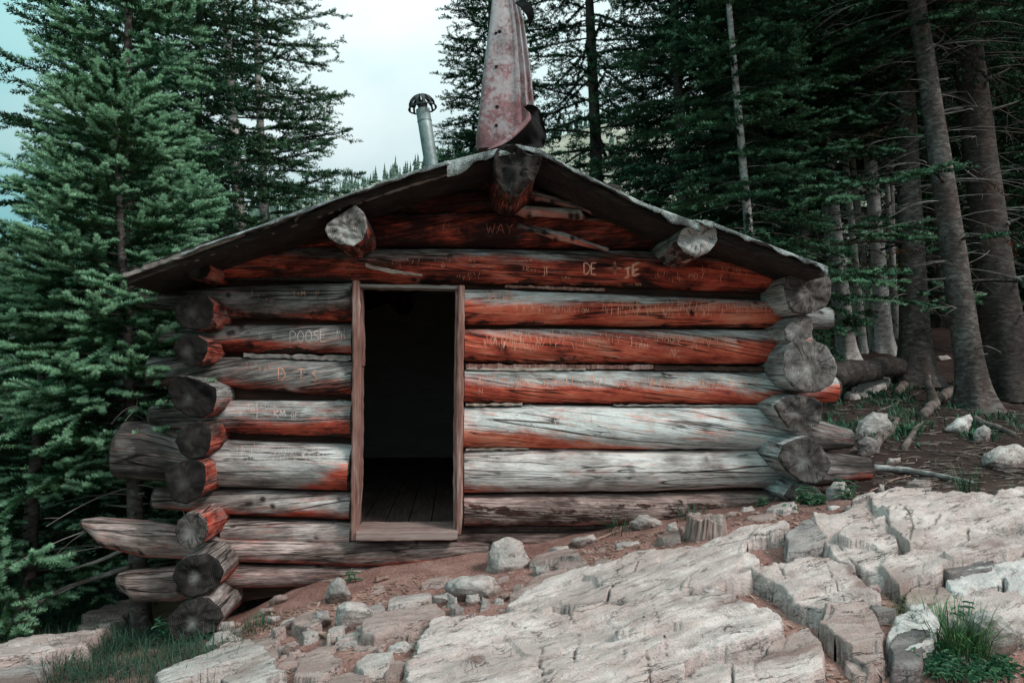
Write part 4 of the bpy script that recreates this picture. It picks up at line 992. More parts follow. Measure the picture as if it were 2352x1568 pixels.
ST = [
 (8,[(1080,740),(1088,610),(1130,530),(1230,503),(1310,522),(1360,610),(1396,700),(1385,748),(1210,772),(1120,760)],'big pale angular boulder standing by the wall right of the doorway','stone'),
 (8,[(810,872),(815,795),(900,758),(1050,752),(1140,772),(1212,862),(1172,930),(1050,905),(950,892)],'broad grey flat topped rock in front of the doorway','stone'),
 (8,[(940,947),(950,892),(1030,880),(1052,932),(985,957)],'small cube shaped stone in front of the broad grey rock','stone'),
 (8,[(1390,787),(1402,692),(1500,680),(1512,742)],'grey upright stone touching the right side of the big boulder','stone_blue'),
 (8,[(-5,922),(30,812),(90,760),(135,800),(182,892),(140,922)],'pointed blue grey boulder against the lowest wall log','stone_blue'),
 (8,[(58,1082),(80,962),(130,925),(240,930),(352,1020),(285,1092),(180,1122)],'jagged grey and white boulder left of the stepping stone','stone'),
 (8,[(700,942),(720,892),(800,880),(862,912),(790,957)],'small sharp grey stone in the middle of the bare earth','stone_blue'),
 (8,[(62,1110),(100,1090),(152,1100),(142,1135),(90,1140)],'small round grey pebble at the foot of the jagged boulder','stone_blue'),
 (8,[(398,1302),(420,1242),(500,1205),(545,1200),(602,1250),(562,1292)],'bright white rough stone left of the biggest slab','stone_white'),
 (8,[(1155,932),(1170,882),(1230,872),(1242,902)],'small brownish stone at the corner of the broad grey rock','stone_dusty'),
 (8,[(2036,402),(2110,352),(2165,345),(2210,380),(2272,405),(2240,442),(2100,455)],'pale peaked stone leaning on the lowest wall log','stone'),
 (8,[(1636,545),(1660,512),(1740,490),(1802,480),(1852,520),(1760,562)],'greyish stone among the grass close to the wall','stone'),
 (8,[(1718,622),(1732,600),(1822,590),(1832,612),(1750,637)],'small flat pinkish stone next to the thin stick','stone_dusty'),
 (8,[(560,1222),(580,1195),(625,1192),(640,1225),(600,1240)],'little round stone above the white rough stone','stone_dusty'),
 (8,[(185,1195),(200,1170),(235,1168),(245,1192),(215,1200)],'tiny grey stone at the left tip of the stepping stone','stone_blue'),
 (7,[(1370,1232),(1440,1142),(1540,1130),(1642,1190),(1622,1242),(1400,1272)],'pale block sitting in the grass by the left cabin corner','stone'),
 (7,[(1448,1112),(1470,1070),(1572,1060),(1582,1102),(1520,1142)],'white stone just behind the pale block in the grass','stone_white'),
 (7,[(1885,1272),(1930,1212),(1985,1198),(2012,1215),(2002,1252),(1920,1292)],'smooth egg shaped pinkish stone on the earth','stone_dusty'),
 (7,[(1782,1072),(1800,1032),(1892,1025),(1852,1082)],'light angular stone below the lowest left log','stone'),
 (7,[(1518,932),(1540,852),(1595,840),(1682,890),(1782,932),(1700,962)],'dark blue grey rock wedged under the left cabin corner','rock3'),
 (7,[(1726,1022),(1742,982),(1832,970),(1872,1002),(1802,1032)],'brown grey stone under the left wall beside wood chips','stone_dusty'),
 (7,[(1868,1102),(1900,1065),(1962,1040),(2002,1040),(1942,1112)],'slanting grey stone on the earth under the left wall','stone'),
 (7,[(2088,1062),(2122,992),(2200,988),(2232,1062),(2152,1092)],'grey stone left of the jagged boulder','stone_blue'),
 (7,[(1800,930),(1850,890),(1925,890),(1945,920),(1850,950)],'pale pinkish rock resting under the lowest left log','stone_dusty'),
 (9,[(455,500),(500,462),(560,465),(545,515),(490,520)],'brownish upright stone behind the stump','stone_dusty'),
 (9,[(560,470),(580,435),(640,430),(672,465),(620,490)],'pale rounded stone against the wall near the right corner','stone'),
 (9,[(765,415),(790,370),(830,368),(842,410)],'pinkish pointed stone touching the lowest log end','stone_dusty'),
 (9,[(1100,400),(1110,320),(1150,275),(1220,272),(1262,330),(1280,415),(1160,418)],'grey blue boulder beside the right corner log ends','stone_blue'),
 (9,[(1225,340),(1230,290),(1260,280),(1290,325),(1280,345)],'small grey stone behind the corner boulder','stone_blue'),
 (9,[(1220,485),(1222,430),(1300,418),(1342,430),(1338,468),(1280,482)],'pale cube shaped stone on the crest of the outcrop','stone'),
 (9,[(1115,460),(1120,425),(1200,425),(1215,460),(1160,470)],'white speckled stone in front of the corner boulder','stone_white'),
 (9,[(1430,350),(1440,290),(1475,295),(1475,345)],'small upright grey stone in the soil right of the log','stone'),
 (9,[(2080,180),(2100,110),(2200,50),(2300,45),(2380,80),(2400,190),(2250,205),(2120,200)],'large grey boulder at the right edge on the forest floor','stone'),
 (9,[(1480,165),(1500,130),(1575,125),(1570,155)],'flat shadowed stone near the tip of the lowest corner log','stone'),
 (9,[(1985,1145),(2050,1085),(2105,1055),(2160,1090),(2220,1120),(2370,1260),(2380,1350),(2280,1352),(2060,1335)],'big blue grey boulder in the lower right corner behind the grass','stone_blue'),
 (9,[(1370,975),(1375,930),(1430,915),(1465,960),(1455,1000),(1400,1005)],'small brown rock beside the scattered broken sticks','stone_dusty'),
 (9,[(2180,950),(2190,915),(2235,910),(2240,955)],'small dark rock near the white square rock','rock3'),
 (9,[(1580,1530),(1600,1475),(1660,1470),(1680,1530)],'reddish stone at the bottom edge by the leafy plants','stone_dusty'),
 (9,[(1090,1500),(1110,1480),(1160,1482),(1165,1505)],'small pale stone at the bottom of the gully','stone'),
 (9,[(100,580),(110,545),(160,525),(180,575),(150,595)],'grey stone left of the stump close to the wall','stone'),
 (9,[(175,600),(185,560),(215,555),(225,600)],'little pinkish stone touching the left of the stump','stone_dusty'),
 (9,[(-10,555),(0,510),(60,530),(90,555),(40,570)],'light stone in the dirt near the grass by the wall','stone'),
 (0,[(1962,1000),(1970,968),(2005,945),(2040,948),(2048,975),(2030,1000),(1990,1008)],'greenish grey boulder on the dark slope behind the right corner','stone_blue'),
 (0,[(1970,1050),(1968,1015),(1990,1000),(2020,1010),(2022,1045)],'dark boulder below the greenish one behind the log ends','rock3'),
 (0,[(2168,985),(2195,962),(2228,950),(2235,965),(2215,990),(2190,995)],'white split rock on the forest floor below the leaning trunk','stone_white'),
 (0,[(2235,1003),(2240,985),(2262,975),(2278,985),(2272,1005),(2250,1012)],'teal green crumpled rock on the forest floor','stone_blue'),
 (0,[(2147,828),(2152,818),(2175,815),(2186,824),(2176,832)],'flat stone between the two big trunks','stone'),
 (0,[(2095,1140),(2105,1120),(2140,1118),(2138,1138)],'low stone in the brown soil above the rounded hump','stone_blue'),
]
for i, (z, p, lab, mt) in enumerate(ST):
    stone(z, p, lab, mt, 200+i, depth=None)
# lichen-white crest of a buried ledge behind the corner
slab(0, [(1948,908),(1958,895),(1985,880),(2020,868),(2045,864),(2040,876),(2005,892),(1972,908)], .1, 'white crusted rock ledge below the mossy fallen log', 'stone_white', .06, seed=60, rough=1.5)

# small loose stones and wood chips nobody would count
def scatter():
    rng = np.random.default_rng(77); mb = MB(); mc = MB(); mt = MB()
    ang = np.array([[math.cos(a), math.sin(a)] for a in np.linspace(0, 2*np.pi, 7)[:-1]])
    def area():
        while True:
            px, py = rng.uniform(480, 2352), rng.uniform(1130, 1600)
            d = ray(px, py)
            wall = np.interp(px, [480, 880, 1120, 1500, 1850, 2352], [1440, 1335, 1300, 1215, 1160, 1120])
            if py > wall+6: return px, py
    for _ in range(900):
        px, py = area(); g = G(px, py) if rng.random() < 1 else None
        x, y = g[0], g[1]; z = float(ground(x, y)); s = rng.choice([.006, .009, .013, .02, .03], p=[.35, .3, .2, .1, .05])
        sc = np.array([rng.uniform(.8, 1.6), rng.uniform(.7, 1.2), rng.uniform(.4, .8)])*s
        a = rng.uniform(0, 6.28); V = []
        for lv, rr in ((-.4, .9), (.35, 1.0), (.8, .55)):
            r = rng.uniform(.75, 1.2, 6)*rr
            for k in range(6): V.append([ang[k, 0]*r[k]*sc[0], ang[k, 1]*r[k]*sc[1], lv*sc[2]])
        V.append([0, 0, sc[2]]); V = np.array(V); c, q = math.cos(a), math.sin(a)
        V = np.stack([V[:, 0]*c-V[:, 1]*q+x, V[:, 0]*q+V[:, 1]*c+y, V[:, 2]+z], -1)
        Q = [[l*6+k, l*6+(k+1) % 6, l*6+6+(k+1) % 6, l*6+6+k] for l in (0, 1) for k in range(6)]
        mb.add(V, Q, [[12+k, 12+(k+1) % 6, 18] for k in range(6)])
    o = mb.build('gravel', M['stone_dusty'], smooth=False); tag(o, 'loose pinkish grit and pebbles strewn over the trodden earth', 'gravel', kind='stuff')
    for _ in range(1500):
        if rng.random() < .45:
            px = rng.choice([620, 700, 800, 860, 1400, 1480, 900, 1780]); px += rng.normal(0, 45); py = np.interp(px, [480, 880, 1120, 1500, 1850], [1440, 1335, 1300, 1215, 1165])+abs(rng.normal(0, 30))+4
        else: px, py = area()
        g = G(px, py); x, y = g[:2]; z = float(ground(x, y)); a = rng.uniform(0, 6.28); t = rng.normal(0, .25)
        L_ = rng.uniform(.012, .06); c, q = math.cos(a), math.sin(a)
        R3 = np.array([[c, -q, 0], [q, c, 0], [0, 0, 1]])@np.array([[math.cos(t), 0, -math.sin(t)], [0, 1, 0], [math.sin(t), 0, math.cos(t)]])
        mc.box((x, y, z+.004), (L_, rng.uniform(.004, .013), rng.uniform(.002, .006)), R3)
    o = mc.build('wood_chips', simple('wood_chip', (.16, .085, .065), (.46, .30, .25), 9, .9, 0), smooth=False); tag(o, 'scattered wood chips and bark crumbs on the trodden earth', 'wood chips', kind='stuff')
    for _ in range(700):
        px, py = rng.uniform(1890, 2352), rng.uniform(880, 1150); g = G(px, py); x, y = g[:2]; z = float(ground(x, y))
        a = rng.uniform(0, 6.28); L_ = rng.uniform(.04, .22)
        pts = [[x+L_*t*math.cos(a), y+L_*t*math.sin(a), z+.008+rng.uniform(-.004, .012)] for t in (-.5, 0, .5)]
        mt.tube(pts, rng.uniform(.002, .006), 4)
    o = mt.build('forest_litter', simple('dead_twig', (.06, .042, .036), (.26, .2, .18), 7, .9, 0)); tag(o, 'dead twigs and needles littering the dark forest floor', 'litter', kind='stuff')
scatter()
# ------------------------------------------------------------------ conifers
M['fir'] = needle_mat('fir_needles', (.004, .018, .010), (.020, .086, .037), (.33, .56, .37))
M['spruce'] = needle_mat('spruce_needles', (.007, .021, .013), (.030, .088, .048), (.20, .37, .23))
M['dark_fir'] = needle_mat('shaded_fir_needles', (.006, .018, .012), (.020, .062, .034), (.14, .27, .165))  # darker fir copy, the wood's shade put into the needle colour
M['deadfol'] = needle_mat('dead_red_needles', (.05, .014, .012), (.14, .04, .032), (.22, .08, .05))
M['bark'] = bark_mat('grey_fir_bark', (.03, .024, .022), (.095, .077, .072), (.24, .215, .205))
M['bark_pale'] = bark_mat('pale_sunlit_bark', (.16, .135, .13), (.52, .48, .465), (.80, .77, .745))  # pale grey bark, lightened further to paint in sun on the right trunks
M['bark_dark'] = bark_mat('dark_fir_bark', (.02, .016, .015), (.05, .04, .037), (.12, .10, .092))
M['deadwood'] = simple('bare_dead_twigs', (.11, .095, .09), (.34, .30, .285), 5, .9, 0)

def norm(v): return v/(np.linalg.norm(v, axis=-1, keepdims=True)+1e-9)
class Crown:
    """shoots (start, direction, length, tint, size) grown on boughs"""
    def __init__(s): s.p = []; s.d = []; s.l = []; s.t = []
    def add(s, p, d, l, t):
        s.p.append(p); s.d.append(d); s.l.append(l); s.t.append(t)
    def needles(s, rng, nn, nl, nw, lean=.55, up=.3, tiptint=.0):
        p = np.vstack(s.p); d = norm(np.vstack(s.d)); l = np.concatenate(s.l); t = np.concatenate(s.t)
        n = len(p)
        a = norm(np.cross(d, np.array([0, 0, 1.0])+rng.normal(0, .02, (n, 3)))); b = np.cross(a, d)
        sj = (np.arange(nn)[None]+rng.random((n, nn)))/nn
        ph = rng.uniform(0, 2*np.pi, (n, nn))
        radial = np.cos(ph)[..., None]*a[:, None]+np.sin(ph)[..., None]*b[:, None]
        dirn = norm(d[:, None]*(lean+.5*sj[..., None]**3)+radial+np.array([0, 0, up]))
        base = p[:, None]+d[:, None]*(l[:, None]*sj)[..., None]
        ln = nl*rng.uniform(.75, 1.15, (n, nn))*(1-.35*sj**4)
        tip = base+dirn*ln[..., None]
        w = norm(np.cross(dirn, rng.normal(0, 1, (n, nn, 3))))*(nw/2)
        mid = base+dirn*(ln*.45)[..., None]
        V = np.stack([base-w*.5, base+w*.5, mid+w, tip, mid-w], 2).reshape(-1, 3)
        k = np.arange(n*nn)*5
        F4 = np.stack([k, k+1, k+2, k+4], -1); F3 = np.stack([k+4, k+2, k+3], -1)
        tt = np.clip(t[:, None]**1.35*(.5+.5*np.clip(dirn[..., 2]+.35, -.6, 1.0))*(.8+.35*sj)+rng.normal(0, .05, (n, nn)), 0, 1)  # new growth tips pale; light from above also put into upward needles' tint
        return V, [F4, F3], np.repeat(tt.ravel(), 5)
def bough(C, mb, rng, o, az, L, pitch, droop, lift, spacing, sub, shoot, r0, tip, dens=1.0, start=.12, bare=0.0, width=1.0):
    """one bough from o: curved axis, flattened side sprays, needle-bearing shoots"""
    n = max(6, int(L/.08)); t = np.linspace(0, 1, n)
    h = np.array([math.cos(az), math.sin(az), 0])
    side = np.array([-math.sin(az), math.cos(az), 0])
    wob = .05*L*np.cumsum(rng.normal(0, .3, n))/math.sqrt(n)
    z = L*(pitch*t-droop*t**2+lift*t**3)
    ax = o+h*(L*t)[:, None]+side*wob[:, None]+np.array([0, 0, 1.0])*z[:, None]
    mb.tube(ax, r0*(1-.85*t), 4, cap=False)
    dax = norm(np.gradient(ax, axis=0))
    def shoots(a, b, tint):
        v = b-a; l = np.linalg.norm(v); m = max(1, int(round(l/shoot)))
        f = np.arange(m)/m; C.add(a+v*f[:, None], np.repeat(v[None]/l, m, 0), np.full(m, l/m*1.08), tint+np.linspace(0, .18, m))
    i0 = int(n*max(start, bare))
    for i in range(max(i0, 0), n-1):
        shoots(ax[i], ax[i+1], rng.uniform(.15, .35)*(1-t[i])+tip*t[i]**2)
    s = max(start, bare)*L+rng.random()*spacing; sg = rng.choice([-1, 1])
    while s < L:
        q = s/L; i = min(int(q*(n-1)), n-2); f = q*(n-1)-i
        b0 = ax[i]*(1-f)+ax[i+1]*f
        ls = width*(sub*(1-q)**.8*min(1, q*3.0+.35)+shoot*.9)*rng.uniform(.7, 1.15)
        ang = rng.uniform(.75, 1.05)
        dv = norm(dax[i]*math.cos(ang)+sg*np.cross(np.array([0, 0, 1.0]), dax[i])*math.sin(ang)+np.array([0, 0, rng.normal(-.04, .16)]))
        m = max(2, int(ls/shoot)+1)
        tt = np.linspace(0, 1, m); cv = b0+dv*(ls*tt)[:, None]+dax[i]*(.28*ls*tt**2)[:, None]+np.array([0, 0, 1])*(-.12*ls*tt**1.5+.10*ls*tt**3)[:, None]
        base_t = rng.uniform(.12, .4)
        for k in range(m-1):
            last = k == m-2
            shoots(cv[k], cv[k+1], base_t+(tip*rng.uniform(.55, 1.1) if last else tip*.2*tt[k]))
        # twigs of the second order
        if ls > shoot*1.6:
            for k in range(1, m-1 if m > 2 else m):
                for sg2 in (-1, 1):
                    if rng.random() > .85*dens: continue
                    d2 = norm(norm(cv[min(k+1, m-1)]-cv[k-1])*.62+sg2*norm(np.cross(np.array([0, 0, 1.0]), dv))*.78+np.array([0, 0, rng.normal(.02, .15)]))
                    l2 = min(shoot*rng.uniform(.8, 1.5), ls*.6)
                    shoots(cv[k], cv[k]+d2*l2, base_t+tip*rng.uniform(.3, 1.0))
        s += spacing*rng.uniform(.7, 1.3)*(.8+.5*(1-q)); sg = -sg
    return ax
def trunk_axis(rng, H, lean, n=40, wob=.02):
    t = np.linspace(0, 1, n)
    x = lean[0]*t*H+wob*np.cumsum(rng.normal(0, 1, n))/math.sqrt(n)*H*.15*t; y = lean[1]*t*H+wob*np.cumsum(rng.normal(0, 1, n))/math.sqrt(n)*H*.15*t
    return np.stack([x, y, t*H], -1)
def trunk_mesh(name, ax, r0, r1, mat, parent, rng, flare=1.5, k=20, roots=0):
    n = len(ax); s = np.concatenate([[0], np.cumsum(np.linalg.norm(np.diff(ax, axis=0), axis=1))]); Ls = s[-1]
    ss = np.concatenate([np.linspace(0, min(1.0, Ls*.3), 26), np.linspace(min(1.0, Ls*.3), Ls, 70)[1:]])
    c = np.stack([np.interp(ss, s, ax[:, i]) for i in range(3)], -1)
    r = r0+(r1-r0)*(ss/Ls)**.85
    r = r*(1+(flare-1)*np.exp(-ss/(r0*1.6)))
    th = np.linspace(0, 2*np.pi, k, endpoint=False); sd = rng.random()*100
    rr = r[:, None]*(1+.05*fbm(np.cos(th)[None]*1.2+sd, np.sin(th)[None]*1.2, ss[:, None]*1.3, 3)+(.22*np.exp(-ss/(r0*2.0)))[:, None]*np.cos(th*5+sd)[None])
    V = np.stack([c[:, 0:1]+rr*np.cos(th), c[:, 1:2]+rr*np.sin(th), np.repeat(c[:, 2:3], k, 1)], -1).reshape(-1, 3)
    m = len(ss); i = np.arange(m-1)[:, None]*k; j = np.arange(k)[None]; j2 = (j+1) % k
    Q = np.stack([i+j, i+j2, i+k+j2, i+k+j], -1).reshape(-1, 4)
    return mesh(name, V, Q, mat, parent)
def dead_sticks(mb, rng, ax, z0, z1, n, L, r=.006, azr=(0, 6.283), sub=4, droop=.35):
    for _ in range(n):
        z = rng.uniform(z0, z1); o = np.array([np.interp(z, ax[:, 2], ax[:, i]) for i in range(3)])
        az = rng.uniform(*azr); l = L*rng.uniform(.4, 1.1); t = np.linspace(0, 1, 8)
        h = np.array([math.cos(az), math.sin(az), 0]); sd = np.array([-h[1], h[0], 0])
        p = o+h*(l*t)[:, None]+sd*(l*.12*np.sin(t*rng.uniform(1, 4))*t)[:, None]+np.array([0, 0, 1])*(l*(rng.uniform(-.05, .25)*t-droop*t**2+.12*t**3*rng.random()))[:, None]
        mb.tube(p, r*(1-.75*t)*rng.uniform(.6, 1.3), 4, cap=False)
        for _k in range(rng.integers(1, sub+1)):
            i = rng.integers(2, 7); a2 = az+rng.choice([-1, 1])*rng.uniform(.4, 1.1); l2 = l*rng.uniform(.15, .45); t2 = np.linspace(0, 1, 6)
            h2 = np.array([math.cos(a2), math.sin(a2), 0])
            q = p[i]+h2*(l2*t2)[:, None]+np.array([0, 0, 1])*(l2*(rng.uniform(-.3, .2)*t2-.5*t2**2*rng.random()))[:, None]
            mb.tube(q, r*.5*(1-.7*t2), 3, cap=False)
def conifer(name, base, H, R, label, *, r0, lean=(0, 0), crown0=.1, nb=80, shape=.75, pitch=(.35, -.1), droop=.35, lift=.2, spacing=.11, sub=.42, shoot=.1,
            nn=34, nl=.024, nw=.004, tip=.6, mat='fir', bark='bark', seed=1, group=None, dens=1.0, bare=.0, dead=0, dead_z=(.05, .4), dead_L=.9, redfol=0, azbias=None, extra=(), lean_n=.55, flare=1.4, width=1.0, up=.3, topcut=1.0, clear=None, trunk_name='trunk', rtop=.012):
    rng = np.random.default_rng(seed)
    base = np.array(base, float)-np.array([0, 0, .05])
    T = empty(name, base, label, 'tree', group)
    ax = trunk_axis(rng, H, lean)+base
    trunk_mesh(trunk_name, ax, r0, rtop, M[bark], T, rng, flare)
    C = Crown(); mb = MB(); RF = Crown(); md = MB()
    def at(z): return np.array([np.interp(z, ax[:, 2], ax[:, i]) for i in range(3)])
    for k in range(nb):
        f = crown0+(topcut-crown0)*((k+rng.random())/nb)**1.0
        if f > .985: continue
        z = base[2]+f*H
        q = (f-crown0)/(1-crown0)
        L_ = R*((1-q)**shape)*rng.uniform(.72, 1.12)*min(1, .55+q*4)+.08
        az = k*2.39996+rng.normal(0, .3)
        if azbias is not None and rng.random() < azbias[1]: az = azbias[0]+rng.normal(0, .7)
        if clear is not None and abs((az+1.571+math.pi) % 6.2832-math.pi) < clear[0]:
            if rng.random() < clear[1]: continue
            L_ *= .45
        bough(C, mb, rng, at(z), az, L_, pitch[1]+(pitch[0]-pitch[1])*q+rng.normal(0, .08), droop*rng.uniform(.7, 1.3), lift, spacing, sub*min(1, .4+L_/R), shoot, max(.004, r0*.16*(1-q)), tip, dens, bare=bare*rng.uniform(.5, 1.2), width=width)
    # the leader
    top = ax[-1]
    for q in range(5):
        a = q*1.26; d = norm(np.array([math.cos(a)*.7, math.sin(a)*.7, .6]))
        C.add((top-[0, 0, .05])[None], d[None], np.array([shoot*1.2]), np.array([tip]))
    pl = np.linspace(0, 1, 6)[:-1, None]; ld = top+np.array([0, 0, -.25])*(1-pl); C.add(ld, np.repeat([[0, 0, 1.0]], 5, 0), np.full(5, .06), np.full(5, tip*.7))
    for (z, az, L_, pt, dr, li, sb, tp) in extra:     # individual boughs seen in the photograph
        bough(C, mb, rng, at(z), az, L_, pt, dr, li, spacing, sb, shoot, max(.004, r0*.15), tp, 1.0, start=.25)
    V, F, tt = C.needles(rng, nn, nl, nw, lean_n, up)
    mesh('crown', V, F, M[mat], T, {'tint': tt}, smooth=False)
    mb.build('boughs', M['bark_dark'], T)['kind'] = 'stuff'
    if dead:
        dead_sticks(md, rng, ax, base[2]+dead_z[0]*H, base[2]+dead_z[1]*H, dead, dead_L)
        dead_sticks(md, rng, ax, base[2]+.05*H, base[2]+.4*H, dead//2, r0*1.7+.08, r=r0*.13, sub=1, droop=.1)
        md.build('dead_branches', M['deadwood'], T)['kind'] = 'stuff'
    if redfol:
        m2 = MB()
        for k in range(redfol):
            z = base[2]+rng.uniform(*dead_z)*H; bough(RF, m2, rng, at(z), rng.uniform(0, 6.28), dead_L*rng.uniform(.5, 1), .1, .5, .1, spacing*2.4, sub*.6, shoot, .006, .5, .4, start=.4)
        V, F, tt = RF.needles(rng, max(8, nn//2), nl, nw, up=-.1); mesh('dead_foliage', V, F, M['deadfol'], T, {'tint': tt}, smooth=False)
        m2.build('dead_boughs', M['deadwood'], T)['kind'] = 'stuff'
    return T
def copy_tree(o, loc, rz, sc, label, group=None):
    c = o.copy(); COL.objects.link(c); c.location = np.array(loc)-np.array([0, 0, .05]); c.rotation_euler = (0, 0, rz); c.scale = (sc, sc, sc); c['label'] = label
    for ch in o.children:
        d = ch.copy(); COL.objects.link(d); d.parent = c
        for g in ch.children:
            e = g.copy(); COL.objects.link(e); e.parent = d
    if group: c['group'] = group
    return c
def leanpx(p0, p1, Y):
    """lean of a trunk seen from base pixel p0 to pixel p1, in x per metre of height"""
    a, b = P(*p0, Y), P(*p1, Y); return (b[0]-a[0])/(b[2]-a[2])
GL = 'conifers standing left of the cabin'; GM = 'conifers behind the cabin roof'; GR = 'conifers of the dark wood on the right'

# left: young bright firs in front, tall spruces behind
Y1 = .38; b1 = P(326, 1462, Y1); t1 = P(264, 185, Y1)
conifer('fir_tree', b1, t1[2]-b1[2]+.05, .95, 'bright young fir with pale tips growing against the left corner of the cabin', r0=.07, lean=((t1[0]-b1[0])/(t1[2]-b1[2]), 0), crown0=.36, nb=125, shape=.55,
        pitch=(.42, -.02), droop=.22, lift=.32, spacing=.115, sub=.32, shoot=.085, nn=125, nl=.032, nw=.0036, lean_n=.38, tip=1.1, dens=.9, seed=11, group=GL, dead=16, dead_z=(.1, .45), dead_L=1.0, rtop=.01,
        extra=[(1.90, -1.35, .55, .2, .6, 0, .3, 1.2), (1.86, -1.9, .5, .2, .6, 0, .28, 1.1), (1.45, -1.75, .6, .2, .55, 0, .3, 1.3), (1.42, -2.3, .75, .15, .45, 0, .3, 1.0), (1.0, -2.6, .8, .15, .6, 0, .3, .4), (1.95, 3.3, 1.0, .3, .4, .1, .3, .8)])
Y2 = -.1; b2 = P(60, 1330, .6); b2 = GX(75, .75)
t2 = P(118, 590, .75)
conifer('fir_tree', b2, t2[2]-b2[2], 1.35, 'small bushy fir with pale tips at the left edge, lower than the cabin eaves', r0=.07, lean=(.03, 0), crown0=.12, nb=120, shape=.6,
        pitch=(.45, -.05), droop=.25, lift=.32, spacing=.12, sub=.38, shoot=.09, nn=110, nl=.033, nw=.0038, lean_n=.38, tip=1.1, dens=.9, seed=12, group=GL)
b2b = GX(-150, 2.2)
conifer('fir_tree', b2b, 2.2, 1.0, 'dark leafy fir cut off by the left edge of the photo', r0=.07, crown0=.08, nb=90, shape=.6, pitch=(.6, -.05), spacing=.13, sub=.42, shoot=.12, nn=46, nl=.05, nw=.009, tip=.8, seed=13, group=GL)
b2c = GX(250, 2.4)
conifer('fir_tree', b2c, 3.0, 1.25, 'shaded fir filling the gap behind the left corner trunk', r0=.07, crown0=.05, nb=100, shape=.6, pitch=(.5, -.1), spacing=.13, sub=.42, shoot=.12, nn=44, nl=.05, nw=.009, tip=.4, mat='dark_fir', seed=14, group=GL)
b1b = GX(292, 1.7)
conifer('fir_tree', b1b, 6.6, .9, 'taller bright fir rising out of the picture just behind the young pale tipped one', r0=.10, lean=(-.015, 0), crown0=.3, nb=150, shape=.5,
        pitch=(.42, -.05), droop=.24, lift=.3, spacing=.125, sub=.42, shoot=.10, nn=80, nl=.038, nw=.005, lean_n=.4, tip=1.0, seed=15, group=GL, clear=(.5, .25))
# mid-distance originals
def mid(base, H, R, label, **k):
    d = dict(r0=.13, crown0=.1, nb=190, shape=.62, pitch=(.45, -.12), droop=.28, lift=.16, spacing=.16, sub=.62, shoot=.15, nn=32, nl=.056, nw=.012, tip=.7, mat='spruce', bark='bark')
    d.update(k); return conifer('spruce_tree', base, H, R, label, **d)
b3 = GX(330, 4.2)
mid(b3, 9.5, 2.25, 'tall dark spruce with ragged boughs reaching left against the sky', seed=21, group=GL, r0=.15, tip=.35, lean=(-.01, 0), shape=.5, nb=170, bare=.08)
b4 = GX(440, 5.6)
mid(b4, 11.5, 1.5, 'dark spruce standing between the ragged one and the twin grey trunks', seed=22, group=GL, tip=.25, bare=.1, nb=115, mat='dark_fir', bark='bark_dark')
b5 = GX(600, 6.2); l5 = leanpx((600,860), (545,20), 6.2)
mid(b5, 12.5, 1.5, 'spruce with the left one of two bare grey trunks side by side', seed=23, group=GL, clear=(1.1, .8), lean=(l5, 0), r0=.15, bark='bark_pale', bare=.22, nb=120, tip=.7, spacing=.16, azbias=(-.3, .3), crown0=.14, shape=.42, pitch=(.4, .02), droop=.2)
b6 = GX(640, 6.6); l6 = leanpx((612,860), (578,10), 6.6)
mid(b6, 12.0, 1.75, 'spruce with the right one of two bare grey trunks, open boughs reaching right', seed=24, group=GL, clear=(1.0, .75), lean=(l6, 0), bark='bark_pale', r0=.12, bare=.18, nb=120, tip=.7, azbias=(.0, .35), crown0=.12, shape=.42, pitch=(.45, .05), droop=.2)
# behind the roof
b7 = GX(1392, 6.8); l7 = leanpx((1390,640), (1362,20), 6.8)
mm = mid(b7, 12.5, 2.1, 'tall spruce behind the rusty chimney, its dark trunk showing above the ridge', seed=31, group=GM, clear=(.7, .35), lean=(l7, 0), r0=.16, bark='bark_dark', tip=.5, nb=165, bare=.05, crown0=.16, shape=.4, droop=.22)
b8 = GX(1085, 11.5)
mid(b8, 6.6, 1.0, 'slim little spruce peeping over the roof left of the chimney', seed=32, group=GM, nb=124, spacing=.2)
b8b = GX(1130, 8.5)
mid(b8b, 11.0, 1.35, 'spruce partly hidden by the rusty chimney', seed=33, group=GM, lean=(-.005, 0), nb=162, tip=.5, crown0=.3, bare=.08)
b8c = GX(760, 13.0)
mid(b8c, 5.3, 1.3, 'low spruce showing over the left roof edge', seed=34, group=GM, nb=93)
# ------------------------------------------------------------------ the dark wood on the right
def right(px0, py0, px1, py1, Y, H, R, label, **k):
    b = P(px0, py0, Y); g = float(ground0(b[0], Y)); ln = leanpx((px0, py0), (px1, py1), Y)
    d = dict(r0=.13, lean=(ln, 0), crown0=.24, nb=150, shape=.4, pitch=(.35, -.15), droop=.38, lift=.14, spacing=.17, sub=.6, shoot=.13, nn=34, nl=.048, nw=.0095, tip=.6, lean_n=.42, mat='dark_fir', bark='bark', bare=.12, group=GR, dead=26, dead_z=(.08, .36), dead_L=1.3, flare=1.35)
    d.update(k); return conifer('fir_tree', (b[0], Y, g), H, R, label, **d)
right(1752, 640, 1700, 60, 3.6, 8.5, 1.15, 'dense green fir with a thin whitish trunk rising right of the chimney', r0=.075, crown0=.06, nb=170, seed=41, bark='bark_pale', tip=.6, mat='dark_fir', dead=40, dead_z=(.12, .5), dead_L=1.0, lean=None or (leanpx((1752,640),(1700,60),3.6), 0))
right(1585, 640, 1560, 60, 4.6, 10, 1.55, 'tall dark fir whose left edge stands against the sky right of the chimney', r0=.12, crown0=.06, nb=220, seed=42, tip=.45, bare=0)
right(1660, 640, 1640, 60, 6.2, 11, 1.7, 'dark fir behind the dense green one', r0=.13, crown0=.1, nb=190, seed=43, tip=.35, bare=0)
